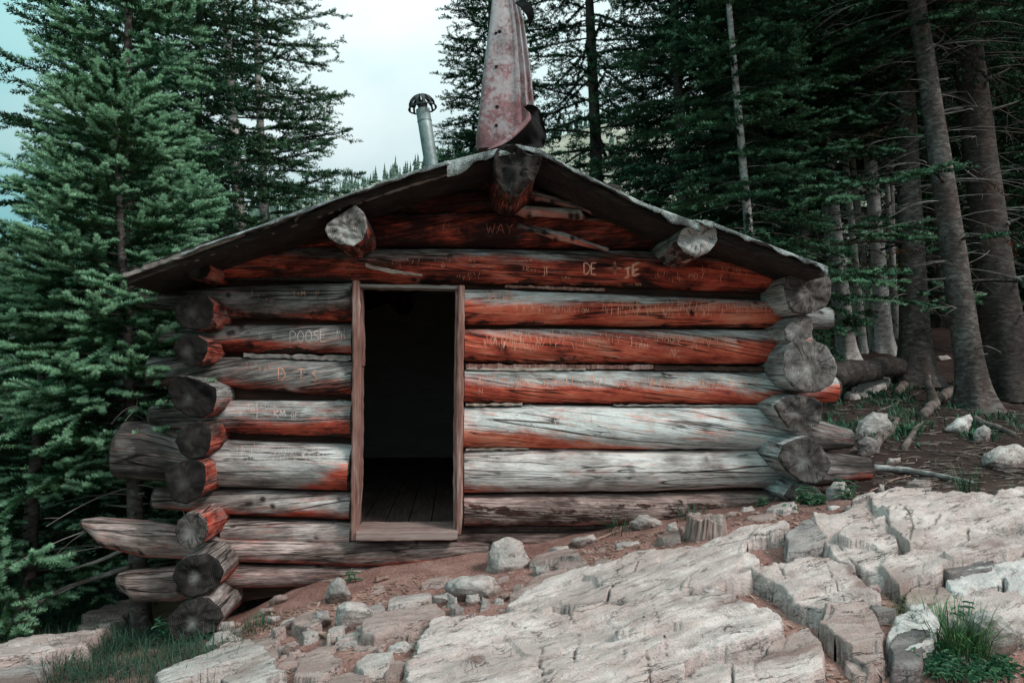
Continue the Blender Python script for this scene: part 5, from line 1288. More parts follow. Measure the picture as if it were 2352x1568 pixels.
right(1950, 812, 1915, 480, 5.6, 12, 1.9, 'fir with a pale trunk coloured as if sunlit, just right of the cabin eaves', r0=.125, seed=44, extra=[(3.1,-2.4,2.0,.15,.38,.1,.6,1.1),(2.4,-2.0,1.3,.1,.4,.1,.45,1.1),(3.6,-1.6,2.0,.15,.38,.1,.6,1.1)], bark='bark_pale', crown0=.3, tip=.7, mat='fir', redfol=6, flare=1.7)
right(1985, 810, 1955, 500, 5.9, 10, 1.5, 'slender fir with a thin pale trunk second from the cabin', r0=.065, seed=45, bark='bark_pale', crown0=.34, nb=110, tip=.6)
right(2006, 807, 1976, 520, 6.1, 9.5, 1.4, 'slender fir with a thin pale trunk third from the cabin', r0=.055, seed=46, bark='bark_pale', crown0=.36, nb=100, tip=.6, redfol=5)
right(2034, 810, 2008, 450, 5.9, 12, 1.9, 'fir with a pale trunk just left of the big rooted one', r0=.135, seed=47, extra=[(3.6,-1.6,2.0,.1,.38,.1,.6,1.1),(2.6,-2.6,1.5,.1,.4,.1,.5,1.0),(4.0,-2.2,2.0,.12,.36,.1,.6,1.0)], bark='bark_pale', crown0=.3, nb=140, flare=1.5)
right(2105, 866, 2088, 450, 4.3, 13, 2.1, 'thick trunked fir with spreading roots in the middle of the right wood', r0=.2, seed=48, extra=[(3.0,-2.6,2.0,.12,.36,.1,.6,1.1),(3.4,-2.9,2.2,.12,.38,.1,.65,1.1),(2.7,-1.6,1.3,.1,.4,.1,.45,1.0),(4.2,-2.8,2.2,.12,.36,.1,.65,1.0)], bark='bark', crown0=.36, tip=.7, mat='fir', redfol=6, dead=40, flare=1.7)
right(2168, 690, 2150, 520, 8.0, 11, 1.7, 'dark fir glimpsed between the two thickest trunks', r0=.12, seed=49, bark='bark_dark')
right(2243, 925, 2126, 130, 3.1, 13, 2.2, 'leaning fir with a bare reddish grey trunk at the right', r0=.165, seed=50, extra=[(3.2,-1.3,1.6,.1,.4,.1,.5,1.0),(2.7,-.7,1.5,.1,.4,.1,.45,1.0),(3.9,-2.4,1.8,.1,.35,.1,.5,.9)], bark='bark', crown0=.36, dead=50, dead_z=(.1, .4), tip=.6, flare=1.6, redfol=3)
right(2318, 895, 2222, 80, 3.7, 14, 2.4, 'thickest fir of the wood, a dark trunk behind the leaning one', r0=.27, seed=51, bark='bark_dark', crown0=.33, dead=40, flare=1.5)
right(2400, 780, 2370, 100, 5.2, 11, 2.0, 'fir with rust red dead boughs at the right edge of the photo', r0=.14, seed=52, bark='bark_dark', redfol=16, dead_z=(.15, .55), dead_L=1.6, crown0=.18)
right(1860, 700, 1835, 200, 5.0, 9, 1.5, 'low branched fir with bare twigs hanging above the right roof slope', r0=.09, seed=53, extra=[(2.9,-1.6,2.0,.15,.38,.1,.6,1.2),(3.3,-2.3,2.0,.15,.38,.1,.6,1.2),(2.7,-.9,1.9,.12,.38,.1,.55,1.2),(3.6,-1.1,2.1,.15,.38,.1,.6,1.1),(3.1,-.4,2.0,.12,.38,.1,.6,1.2),(3.9,-1.9,2.1,.15,.36,.1,.6,1.1)], bark='bark', crown0=.33, tip=.85, mat='fir', dead=60, dead_z=(.15, .5), dead_L=1.3, redfol=8)
right(1930, 806, 1893, 480, 6.6, 9.0, 1.2, 'slim fir with a pale trunk half hidden by the cabin corner', r0=.06, seed=55, bark='bark_pale', crown0=.4, nb=80, tip=.5)
right(2062, 800, 2040, 480, 7.2, 9.0, 1.2, 'slim fir with a pale trunk left of the thick rooted one', r0=.06, seed=56, bark='bark_pale', crown0=.4, nb=80, tip=.5)
right(2050, 700, 2040, 60, 7.6, 11, 1.3, 'tall slim fir showing thin pale stretches of trunk high in the wood', r0=.07, seed=57, bark='bark_pale', crown0=.35, nb=80, tip=.4, clear=(1.0, .8))
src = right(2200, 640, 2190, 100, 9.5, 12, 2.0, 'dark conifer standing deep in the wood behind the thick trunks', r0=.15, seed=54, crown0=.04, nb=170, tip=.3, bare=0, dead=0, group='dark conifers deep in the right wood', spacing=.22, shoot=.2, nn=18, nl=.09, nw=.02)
rng = np.random.default_rng(3)
for (px, Y) in [(1720, 9.0), (1830, 8.6), (2140, 12.5), (2290, 8.2), (2330, 11.5), (2480, 7.5), (2560, 10.5), (1760, 12.5), (1900, 13.5), (2230, 14.5), (2420, 15)]:
    copy_tree(src, GX(px, Y), rng.uniform(0, 6.28), rng.uniform(.75, 1.1), 'dark conifer standing deep in the wood behind the thick trunks', 'dark conifers deep in the right wood')
# ------------------------------------------------------------------ stove pipe and metal chimney
def metal_mat(name, base, mid, rust, rl, zfade=None, metallic=.55, rough=.5):
    n = NT(name); o = n.obj()
    a = n.noise(n.scale(o, (6, 6, 6)), 1, 6, .7, .2); b = n.noise(n.scale(o, (38, 38, 38)), 1, 4, .65)
    t = n.math('ADD', n.math('MULTIPLY', a, .6), n.math('MULTIPLY', b, .4))
    c = n.ramp(t, [(.35, base), (.6, mid)])
    rf = t
    if zfade:
        sp = n.n.new('ShaderNodeSeparateXYZ'); n.lk(o, sp.inputs[0])
        rf = n.math('ADD', t, n.rng(sp.outputs[2], zfade[0], zfade[1], .12, .0))
    rm = n.rng(rf, *rl)
    rc = n.ramp(n.noise(n.scale(o, (22, 22, 22)), 1, 4, .7), [(.3, tuple(x*.45 for x in rust)), (.65, rust)])
    c = n.mix(rm, c, rc)
    n.val(n.math('MULTIPLY', n.math('SUBTRACT', 1.0, rm), metallic), n.bsdf.inputs['Metallic'])
    n.bump(t, .35, .01)
    return n.color(c, rough, .4)
M['pipe'] = metal_mat('galvanised_pipe', (.13, .16, .16), (.30, .35, .35), (.16, .10, .085), (.68, .8), None, .4, .5)
M['capm'] = metal_mat('blackened_metal', (.012, .014, .014), (.045, .05, .05), (.06, .035, .03), (.66, .8), None, .4, .55)
Yp = 1.15
a, c = P(992, 385, Yp), P(971, 252, Yp); rr = abs(P(1008, 300, Yp)[0]-P(976, 300, Yp)[0])/2
up = c-a; pts = [a-up*.35, a, a+up*.33, a+up*.66, c]
m = MB(); m.tube(pts, rr, 24); pipe = m.build('stove_pipe', M['pipe'], CAB)
m = MB(); q = a+up*.80; m.tube([q-up*.012, q, q+up*.012], [rr*1.04, rr*1.07, rr*1.04], 24, cap=False); m.build('pipe_band', M['pipe'], pipe)
m = MB(); un = norm(up); e1 = np.array([1., 0, 0]); e1 = norm(e1-(e1@un)*un); e2 = np.cross(un, e1)
R3 = rr*2.0; topc = c+up*.02
for k in range(12):           # curved strips of the cowl with gaps between
    az = k*2*np.pi/12+.2; V = []
    for i, f in enumerate(np.linspace(0, 1, 8)):
        el = f*1.45; rad = R3*math.sin(el)*1.0; hh = R3*.95*math.cos(el)+.01-(.03 if f > .9 else 0)
        wv = .7 if f < .75 else .34
        for s_ in (-1, 1):
            a_ = az+s_*wv*np.pi/12; V.append(topc+e1*rad*math.cos(a_)+e2*rad*math.sin(a_)+un*hh)
        for s_ in (-1, 1):
            a_ = az+s_*wv*np.pi/12; V.append(topc+e1*rad*.95*math.cos(a_)+e2*rad*.95*math.sin(a_)+un*(hh-.006))
    Q = []
    for i in range(7):
        p = 4*i; Q += [[p, p+1, p+5, p+4], [p+2, p+6, p+7, p+3], [p, p+4, p+6, p+2], [p+1, p+3, p+7, p+5]]
    m.add(V, Q)
th = np.linspace(0, 2*np.pi, 25); m.tube([topc+e1*R3*math.cos(t)*1.0+e2*R3*math.sin(t)*1.0+un*.0 for t in th], .007, 5)
m.tube([topc-un*.05, topc+un*R3*.55], [rr*.75, rr*.55], 14)
m.build('pipe_cowl', M['capm'], pipe, smooth=False)

Yc = .15
def chimney():
    rows = [(348,1098,1232),(320,1094,1232),(250,1101,1226),(180,1110,1219),(100,1118,1208),(40,1127,1200),(0,1132,1192),(-60,1137,1186),(-110,1140,1182)]
    N = 72; V = []; pys = np.linspace(350, -110, 60)
    for py in pys:
        l = np.interp(-py, [-r[0] for r in rows], [r[1] for r in rows]); r = np.interp(-py, [-q[0] for q in rows], [q[2] for q in rows])
        a, b = P(l, py, Yc), P(r, py, Yc); c = (a+b)/2; hw = (b[0]-a[0])/2; D = hw*.5
        th = np.linspace(0, 2*np.pi, N, endpoint=False)
        ce, se = np.cos(th), np.sin(th)
        x = np.sign(ce)*np.abs(ce)**.5*hw; y = -np.sign(se)*np.abs(se)**.42*D
        # upright ribs pressed into the right-hand half of the near side
        rib = np.where((se > 0) & (x > .12*hw), .019*np.cos((x/hw-.12)*2*np.pi/.27), 0)
        y = y-rib*1.0+.006*fbm(x*9, np.full(N, c[2]*5), 2., 3); x = x+.006*fbm(np.full(N, c[2]*4), y*9, 4., 3)
        V.append(np.stack([c[0]+x, Yc+.0+y, np.full(N, c[2])], -1))
    V = np.vstack(V); n = len(pys); i = np.arange(n-1)[:, None]*N; j = np.arange(N)[None]; j2 = (j+1) % N
    Q = np.stack([i+j, i+j2, i+N+j2, i+N+j], -1).reshape(-1, 4)
    return mesh('metal_chimney', V, [Q, np.array([[ (n-1)*N+q for q in range(N)]])], M['sheet'], CAB)
zb = P(1160, 345, Yc)[2]; zt = P(1160, 60, Yc)[2]; off = wloc(CAB)[2]
M['sheet'] = metal_mat('rusted_galvanised_sheet', (.34, .30, .32), (.54, .51, .53), (.27, .115, .125), (.44, .6), (zb-off, zb-off+.75), .08, .7)
ch = chimney()
m = MB()
for (px, py, r) in [(2026*.5742-16,73,4.2),(1999.5*.5742-9,76,3.2),(1140,153,3.6),(1142,245,3.8),(1140,288,3.6)]:
    p = P(px, py, Yc); hw = 0; q = P(px, py, Yc-.115-.0002*(350-py)*0)
    # sits on the near face: find its depth from the face's half width there
    l = np.interp(-py, [-348,-320,-250,-180,-100,-40,0], [1098,1094,1101,1110,1118,1127,1132]); rgt = np.interp(-py, [-348,-320,-250,-180,-100,-40,0], [1232,1232,1226,1219,1208,1200,1192])
    D = (P(rgt, py, Yc)[0]-P(l, py, Yc)[0])/2*.5; p = P(px, py, Yc-D-.008); rad = r/1568*4.7
    th = np.linspace(0, 6.283, 11)[:-1]; V = [p+np.array([rad*math.cos(t)*1.1, 0, rad*math.sin(t)]) for t in th]+[p+np.array([rad*.8*math.cos(t), .012, rad*.8*math.sin(t)]) for t in th]
    m.add(V, [[k, (k+1) % 10, 10+(k+1) % 10, 10+k] for k in range(10)], [[0, k+1, k] for k in range(1, 9)])
M['black'] = simple('soot_black_metal', (.004, .004, .004), (.014, .013, .013), 12, .8, 0)
m.build('bullet_holes', M['black'], ch, smooth=False)
# torn skirt of sheet metal curling up at the foot of the chimney
def skirt():
    up_ = [(1122,345),(1150,330),(1178,308),(1200,287),(1215,268),(1212,255),(1202,246),(1213,240),(1232,244)]
    dn_ = [(1150,350),(1185,346),(1215,344),(1238,342),(1250,338),(1254,312),(1252,290),(1248,272),(1240,252)]
    n = 34; t = np.linspace(0, 1, n); k = np.linspace(0, 1, 9)
    A = np.array([[np.interp(t_, k, [p[i] for p in up_]) for i in (0, 1)] for t_ in t]); B = np.array([[np.interp(t_, k, [p[i] for p in dn_]) for i in (0, 1)] for t_ in t])
    V = []; m_ = 12
    for s_ in range(m_):
        f = s_/(m_-1)
        for i in range(n):
            q = A[i]*(1-f)+B[i]*f
            Y = -.42+.30*math.sin(f*math.pi*.62)+.10*t[i]+.008*float(vnoise(t[i]*14, f*5, 3))
            V.append(P(q[0]+1.6*float(vnoise(t[i]*20, f*3, 1)), q[1]+1.6*float(vnoise(t[i]*20, f*3, 9)), Y))
    V = np.array(V); i = (np.arange(m_-1)[:, None]*n+np.arange(n-1)[None]).ravel(); Q = np.stack([i, i+n, i+n+1, i+1], -1)
    V2 = V+np.array([0, .006, .004])
    e0 = np.arange(n-1); E = np.stack([e0, e0+1, e0+1+n*m_, e0+n*m_], -1)
    o = mesh('torn_flashing', np.vstack([V, V2]), [Q, Q[:, ::-1]+n*m_, E], M['black'], ch)
    # its rusty rolled rim
    m2 = MB(); rim = [P(q[0]-1, q[1]-3, -.43+.10*tt) for q, tt in zip(A[:24], t[:24])]
    V = []; 
    for j, p in enumerate(rim):
        w_ = .026*math.sin(min(1, j/10+.15)*math.pi/2); V += [p+np.array([-.006, 0, -.003]), p+np.array([.3*w_+.008, -.012, -w_*.95]), p+np.array([.3*w_+.010, -.004, -w_*.95]), p+np.array([-.002, .008, 0])]
    m2.add(V, [[4*j+a_, 4*j+(a_+1) % 4, 4*j+4+(a_+1) % 4, 4*j+4+a_] for j in range(len(rim)-1) for a_ in range(4)])
    m2.build('rolled_rim', M['sheet'], o)
skirt()
m = MB(); pts = [P(1190, 5, -.02), P(1206, 14, -.05), P(1216, 28, -.06), P(1221, 44, -.05), P(1217, 60, -.02)]
V = []
for k, p in enumerate(pts):
    w_ = [.02, .03, .026, .018, .006][k]; V += [p+np.array([-w_, 0, -.2*w_]), p+np.array([w_, -.02, .5*w_]), p+np.array([w_, .0, .5*w_+.004]), p+np.array([-w_, .02, -.2*w_+.004])]
m.add(V, [[4*j+a_, 4*j+(a_+1) % 4, 4*j+4+(a_+1) % 4, 4*j+4+a_] for j in range(4) for a_ in range(4)])
m.build('torn_strap', M['black'], ch, smooth=False)

# ------------------------------------------------------------------ carvings
GLY = {
 'A': [[(0,0),(.45,1),(.9,0)],[(.18,.38),(.72,.38)]], 'C': [[(.8,.85),(.5,1),(.15,.8),(.05,.5),(.15,.2),(.5,0),(.8,.15)]], 'D': [[(0,0),(0,1),(.45,.95),(.75,.65),(.75,.35),(.45,.05),(0,0)]],
 'E': [[(.7,1),(0,1),(0,0),(.7,0)],[(0,.52),(.55,.52)]], 'F': [[(.7,1),(0,1),(0,0)],[(0,.52),(.5,.52)]], 'G': [[(.8,.85),(.45,1),(.1,.75),(.05,.4),(.25,.05),(.6,0),(.8,.2),(.8,.45),(.5,.45)]],
 'I': [[(.2,0),(.2,1)]], 'J': [[(.2,1),(.8,1)],[(.55,1),(.55,.2),(.35,0),(.1,.1)]], 'K': [[(0,0),(0,1)],[(.75,1),(0,.45),(.75,0)]], 'L': [[(0,1),(0,0),(.65,0)]],
 'M': [[(0,0),(.1,1),(.5,.35),(.9,1),(1,0)]], 'N': [[(0,0),(0,1),(.75,0),(.75,1)]], 'O': [[(.4,1),(.1,.8),(0,.5),(.1,.2),(.4,0),(.7,.2),(.8,.5),(.7,.8),(.4,1)]],
 'P': [[(0,0),(0,1),(.5,.98),(.7,.75),(.5,.52),(0,.48)]], 'R': [[(0,0),(0,1),(.5,.98),(.65,.75),(.5,.52),(0,.5),(.7,0)]], 'S': [[(.7,.88),(.4,1),(.1,.8),(.2,.58),(.55,.45),(.7,.22),(.4,0),(.05,.12)]],
 'T': [[(0,1),(.8,1)],[(.4,1),(.4,0)]], 'V': [[(0,1),(.4,0),(.8,1)]], 'W': [[(0,1),(.25,0),(.5,.65),(.75,0),(1,1)]], 'X': [[(0,0),(.8,1)],[(0,1),(.8,0)]], 'Y': [[(0,1),(.4,.5),(.8,1)],[(.4,.5),(.4,0)]],
 'o': [[(.3,.55),(.08,.4),(.08,.15),(.3,0),(.52,.15),(.52,.4),(.3,.55)]], 'v': [[(0,.55),(.25,0),(.5,.55)]], 'i': [[(.15,.5),(.15,0)],[(.15,.68),(.17,.74)]], 'r': [[(.1,.5),(.1,0)],[(.1,.35),(.4,.52)]],
 '+': [[(0,.5),(.7,.5)],[(.35,.85),(.35,.15)]], '.': [[(.1,0),(.13,.07)]], "'": [[(.1,1),(.05,.75)]], '1': [[(.1,.75),(.3,1),(.3,0)]], '8': [[(.35,.52),(.1,.75),(.35,1),(.6,.75),(.35,.52),(.05,.25),(.35,0),(.65,.25),(.35,.52)]], ' ': [],
}
M['carve_dim'] = simple('dull_cut_wood', (.34, .11, .075), (.54, .23, .16), 60, .8, 0)  # duller cut colour than the other carvings
class Carv:
    def __init__(s): s.m = MB(); s.done = []; s.rng = np.random.default_rng(8)
    def flush(s, name):
        if s.m.n: s.done.append((name, s.m))
        s.m = MB()
    def stroke(s, lg, pl, w):
        pl = np.asarray(pl, float)
        seg = np.hypot(*np.diff(pl, axis=0).T); L_ = np.concatenate([[0], np.cumsum(seg)])
        n = max(2, int(L_[-1]/4)+1); t = np.linspace(0, L_[-1], n); q = np.stack([np.interp(t, L_, pl[:, 0]), np.interp(t, L_, pl[:, 1])], -1)
        d = np.gradient(q, axis=0); d = d/(np.linalg.norm(d, axis=1, keepdims=True)+1e-9); nm = np.stack([-d[:, 1], d[:, 0]], -1)
        ww = w*(.42+.5*s.rng.random((n, 1))); ww[0] *= .5; ww[-1] *= .4
        A, B = q+nm*ww/2, q-nm*ww/2
        a, b = lg.on(A[:, 0], A[:, 1], .003), lg.on(B[:, 0], B[:, 1], .003)
        V = np.stack([a, b], 1).reshape(-1, 3); s.m.add(V, [[2*i, 2*i+1, 2*i+3, 2*i+2] for i in range(n-1)])
    def text(s, lg, txt, x, y, h, w=2.0, sl=0.0, sp=.32, wide=.75, double=False):
        cx = 0
        for chr_ in txt:
            g = GLY[chr_]; adv = max([p[0] for st in g for p in st] or [.5])
            for st in g:
                pl = [(x+(cx+p[0])*h*wide+s.rng.normal(0, h*.02), y-p[1]*h+sl*(cx+p[0])*h*wide+s.rng.normal(0, h*.02)) for p in st]
                s.stroke(lg, pl, w)
                if double: s.stroke(lg, [(a+h*.13, b+h*.05) for a, b in pl], w)
            cx += adv+sp
        s.flush('carved_letters')
    def scratch(s, lg, x0, x1, y0, y1, n, hmin, hmax, w=1.1, slant=.25):
        for _ in range(n):
            x, y = s.rng.uniform(x0, x1), s.rng.uniform(y0, y1); h = s.rng.uniform(hmin, hmax); a = s.rng.normal(0, slant)
            s.stroke(lg, [(x, y-h/2), (x+a*h*.5+s.rng.normal(0, .8), y), (x+a*h, y+h/2)], w*s.rng.uniform(.6, 1.3))
        s.flush('knife_scratches')
    def build(s, lg, mat='carve'):
        s.flush('carved_sign')
        for nm, m in s.done:
            o = m.build(nm, M[mat], lg.o, smooth=False)
            if nm == 'knife_scratches': o['kind'] = 'stuff'
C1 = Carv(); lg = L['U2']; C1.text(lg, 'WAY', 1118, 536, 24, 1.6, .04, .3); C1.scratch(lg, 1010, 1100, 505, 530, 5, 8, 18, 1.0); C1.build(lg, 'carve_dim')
C1 = Carv(); lg = L['U1']
C1.text(lg, 'W', 1013, 616, 10, 1.8); C1.text(lg, 'AG', 1076, 603, 11, 1.3); C1.text(lg, "'18", 1080, 616, 9, 1.3); C1.text(lg, 'J.Rivo', 1198, 622, 11, 1.2, .05, .22); C1.text(lg, 'GW', 1206, 601, 11, 1.2)
C1.text(lg, 'JF', 1245, 634, 22, 2.6, 0, .2, .5); C1.text(lg, 'LAW', 1291, 642, 8, 1.6, .02); C1.text(lg, 'DE', 1342, 630, 26, 4.2, 0, .25, .62)
C1.text(lg, 'JE', 1430, 642, 24, 4.6, -.4, .3, .85, True); C1.text(lg, 'NM', 1460, 656, 8, 1.6, .08); C1.text(lg, 'MD', 1582, 640, 13, 1.5)
for dx in (-4, -1.3, 1.3, 4):      # the rayed sun sign: four rays each way round a ring
    for sgn in (-1, 1):
        l_ = 16 if abs(dx) < 2 else 11
        C1.stroke(lg, [(1412+dx, 616+sgn*6), (1412+dx, 616+sgn*l_)], 1.3); C1.stroke(lg, [(1412+sgn*6, 616+dx), (1412+sgn*l_, 616+dx)], 1.3)
C1.stroke(lg, [(1412+5*math.cos(t), 616+5*math.sin(t)) for t in np.linspace(0, 6.283, 12)], 1.3)
C1.flush('carved_sign')
C1.scratch(lg, 900, 1040, 590, 612, 16, 5, 12, 1.0); C1.scratch(lg, 1040, 1110, 628, 640, 14, 5, 11, 1.0); C1.scratch(lg, 1500, 1570, 628, 646, 14, 6, 14, 1.1); C1.scratch(lg, 1610, 1720, 612, 640, 24, 7, 18, 1.1)
C1.build(lg)
C1 = Carv(); lg = L['R1']; C1.text(lg, 'WESTON', 1296, 719, 12, 1.6, 0, .3); C1.scratch(lg, 1114, 1180, 668, 694, 22, 8, 20, 2.0, .6)
C1.scratch(lg, 1180, 1300, 696, 718, 40, 8, 18, 1.3); C1.scratch(lg, 1380, 1770, 690, 722, 170, 8, 24, 1.4); C1.scratch(lg, 1250, 1560, 676, 690, 40, 6, 14, 1.1); C1.build(lg)
C1 = Carv(); lg = L['R2']; C1.text(lg, 'TY', 1400, 789, 19, 1.9, .0, .25); C1.text(lg, 'J', 1443, 796, 20, 2.2); C1.text(lg, 'JAM', 1456, 799, 13, 2.0, .06); C1.text(lg, 'AK', 1536, 820, 19, 2.0, .06, .1); C1.text(lg, 'MAMO', 1511, 783, 15, 1.6, .04)
C1.text(lg, 'A', 1588, 803, 22, 1.6); C1.text(lg, 'V', 1622, 797, 18, 1.6)
C1.scratch(lg, 1110, 1240, 765, 800, 80, 8, 24, 1.3); C1.scratch(lg, 1230, 1400, 762, 796, 60, 6, 18, 1.2); C1.scratch(lg, 1470, 1690, 768, 786, 70, 6, 18, 1.1); C1.build(lg)
C1 = Carv(); lg = L['R3']; C1.text(lg, 'M', 1275, 885, 14, 1.5); C1.text(lg, 'ND', 1196, 886, 17, 1.5); C1.scratch(lg, 1090, 1290, 866, 890, 60, 6, 18, 1.2); C1.scratch(lg, 1300, 1400, 866, 885, 34, 8, 20, 1.3); C1.scratch(lg, 1420, 1740, 872, 888, 110, 7, 20, 1.2); C1.text(lg, 'N', 1100, 905, 14, 1.4); C1.build(lg)
C1 = Carv(); lg = L['R4']; C1.scratch(lg, 1090, 1380, 945, 985, 50, 6, 18, 1.1); C1.build(lg, 'carve_pale')
C1 = Carv(); lg = L['R5']; C1.scratch(lg, 1085, 1170, 1044, 1060, 20, 6, 14, 1.1); C1.build(lg, 'carve_pale')
C1 = Carv(); lg = L['A1']; C1.text(lg, 'T+M', 672, 681, 12, 1.8, -.02); C1.text(lg, 'N', 726, 678, 11, 1.4); C1.scratch(lg, 575, 600, 668, 680, 3, 8, 14, 1.0); C1.scratch(lg, 612, 632, 686, 694, 6, 3, 7, 1.0); C1.build(lg)
C1 = Carv(); lg = L['A2']; C1.text(lg, 'POOSE', 667, 788, 27, 2.4, -.05, .18, .68); C1.text(lg, 'D', 626, 777, 11, 1.5); C1.scratch(lg, 545, 600, 757, 772, 10, 5, 10, 1.0, .8); C1.scratch(lg, 770, 803, 757, 775, 8, 8, 14, 1.5); C1.build(lg, 'carve_pale')
C1 = Carv(); lg = L['A3']; C1.text(lg, 'D', 640, 872, 26, 3.0); C1.text(lg, 'T', 684, 872, 25, 2.2); C1.text(lg, 'S', 716, 875, 24, 2.2); C1.scratch(lg, 560, 620, 835, 850, 18, 5, 11, .9); C1.build(lg)
C1 = Carv(); lg = L['A4']; C1.text(lg, 'KM', 630, 958, 16, 2.4); C1.text(lg, 'T', 584, 945, 22, 2.0); C1.text(lg, 'I', 588, 962, 16, 2.4); C1.text(lg, 'OE', 668, 960, 12, 1.8); C1.scratch(lg, 530, 640, 930, 945, 40, 6, 14, 1.0); C1.build(lg, 'carve_pale')
C1 = Carv(); lg = L['A5']; C1.text(lg, 'LA', 545, 1040, 13, 1.4); C1.scratch(lg, 540, 780, 1025, 1065, 90, 6, 20, 1.2, .5); C1.build(lg, 'carve_pale')

# ------------------------------------------------------------------ stump, sticks, roots
M['stump'] = plank_mat('weathered_stump_wood', (.05, .033, .03), (.27, .19, .17), (.52, .42, .385), (40, 40, 3))
def stump():
    g = G(1625, 1250); Y = g[1]+.09; c = np.array([P(1624, 1240, Y)[0], Y, float(ground0(P(1624, 1240, Y)[0], Y))])
    r = abs(P(1668, 1220, Y)[0]-P(1578, 1220, Y)[0])/2; h = P(1624, 1190, Y-.05)[2]-c[2]
    N = 120; th = np.linspace(0, 2*np.pi, N, endpoint=False); V = []
    rows = np.linspace(-.15, 1, 22); fl = fbm(np.cos(th)*4, np.sin(th)*4, 3., 4); fine = np.abs(fbm(np.cos(th)*11, np.sin(th)*11, 7., 3))
    toph = 1+.16*fbm(np.cos(th)*3, np.sin(th)*3, 9., 3)+.1*np.cos(th)*-1
    for f in rows:
        rr = r*(1.0+.16*(1-max(f, 0))**2)*(1+.12*fl-.13*fine+.02*fbm(np.cos(th)*5, np.sin(th)*5, f*3, 2))
        tw = th+.12*f
        V.append(np.stack([c[0]+rr*np.cos(tw), c[1]+rr*np.sin(tw)*.9, c[2]+h*f*toph], -1))
    for f, dz in ((.85, .01), (.55, -.03), (.2, -.04)):
        p = V[21]; V.append(np.stack([c[0]+(p[:, 0]-c[0])*f, c[1]+(p[:, 1]-c[1])*f, p[:, 2]+dz*h*4*(.6+.6*fbm(np.cos(th)*3*f, np.sin(th)*3*f, 1, 2))], -1))
    n = len(V); V = np.vstack(V); i = np.arange(n-1)[:, None]*N; j = np.arange(N)[None]; j2 = (j+1) % N
    Q = np.stack([i+j, i+j2, i+N+j2, i+N+j], -1).reshape(-1, 4)
    o = mesh('tree_stump', V, [Q, np.array([[(n-1)*N+q for q in range(N)]])], M['stump'], None, origin=c, smooth=False)
    tag(o, 'short fluted weathered tree stump on the earth by the right wall', 'stump')
stump()
def pole(name, px, rad, label, cat, mat, seed=1, raise_=.0, k=10, jit=.12, knots=0):
    rng = np.random.default_rng(seed); pts = []; 
    for q in px:
        if len(q) == 3: p = P(q[0], q[1], q[2])
        else: p = G(*q); p = np.array([p[0], p[1], p[2]+raise_])
        pts.append(p)
    pts = np.array(pts); n = max(8, len(px)*5); t = np.linspace(0, len(px)-1, n)
    c = np.stack([np.interp(t, np.arange(len(px)), pts[:, i]) for i in range(3)], -1)
    c[1:-1] = (c[:-2]+2*c[1:-1]+c[2:])/4; c += rng.normal(0, np.mean(rad)*.08, c.shape)
    m = MB(); m.tube(c, np.interp(np.linspace(0, 1, n), np.linspace(0, 1, len(np.atleast_1d(rad))), np.atleast_1d(rad)), k, jit=jit, rng=rng)
    V = np.vstack(m.V); o = mesh(name, V, [np.vstack(m.Q), np.vstack(m.T)], mat, None, origin=pts[0])
    return tag(o, label, cat)
M['birchy'] = bark_mat('mottled_pale_bark', (.035, .03, .028), (.25, .23, .22), (.55, .53, .51), (9, 9, 9))
M['stick'] = simple('dry_stick', (.12, .065, .052), (.42, .27, .225), (14, 14, 14), .9, .3)
M['root'] = simple('bare_root', (.05, .036, .032), (.22, .17, .155), (6, 6, 6), .9, .5, .01)
pole('fallen_pole', [(2003,1082),(2080,1088),(2160,1102),(2235,1118)], [.028,.026,.022,.015], 'long mottled pale pole lying on the soil right of the lowest log', 'pole', M['birchy'], 1, .03)
for i, (p, r, lab) in enumerate([
 ([(1357,1245),(1378,1238),(1420,1222)], .011, 'forked pinkish stick lying below the wall beside the grass'),
 ([(1430,1195),(1400,1230),(1345,1245)], .008, 'thin curved stick right of the big boulder'),
 ([(1282,1430),(1310,1424),(1330,1418)], .010, 'reddish stick in the crack above the biggest slab'),
 ([(2020,1342),(2045,1352),(2060,1362)], .010, 'splintered stick in the soil right of the tilted slab'),
 ([(2030,1335),(2050,1348),(2062,1356)], .008, 'thin broken stick beside the splintered one'),
 ([(1928,1292),(1950,1296),(1962,1298)], .011, 'short brown stick at the foot of the curved ledges'),
 ([(1928,1422),(1938,1414),(1942,1408)], .009, 'pale short stick lying on the rough brown rock'),
 ([(2105,1502),(2130,1499),(2155,1499)], .009, 'dry twig lying across the dark angular rock'),
 ([(695,1460),(740,1458),(768,1480)], .013, 'dark knobbly stick on the earth near the egg shaped stone'),
 ([(240,1565),(290,1540),(334,1516)], .013, 'brown stick lying in the long grass'),
 ([(315,1460),(330,1475),(344,1490)], .008, 'pale thin stick at the foot of the left fir'),
 ([(0,1405),(20,1412),(30,1428)], .008, 'little stick at the far left'),
 ([(735,1340),(760,1338),(790,1335)], .014, 'broken slab of bark lying under the left wall'),
 ([(790,1330),(815,1318),(838,1302)], .007, 'thin dark twig leaning on the lowest left log'),
 ([(864,1336),(880,1332),(893,1330)], .017, 'chunk of split wood in front of the left wall'),
 ([(1986,1180-30),(2000,1128),(2020,1120)], .006, 'curved thin twig near the fallen pole'),
 ([(2035,1110),(2060,1100),(2092,1094)], .007, 'thin twig lying beside the middle of the pole')]):
    pole('stick', p, [r, r*.9, r*.6], lab, 'stick', M['stick'], 20+i, r*.8, 6)
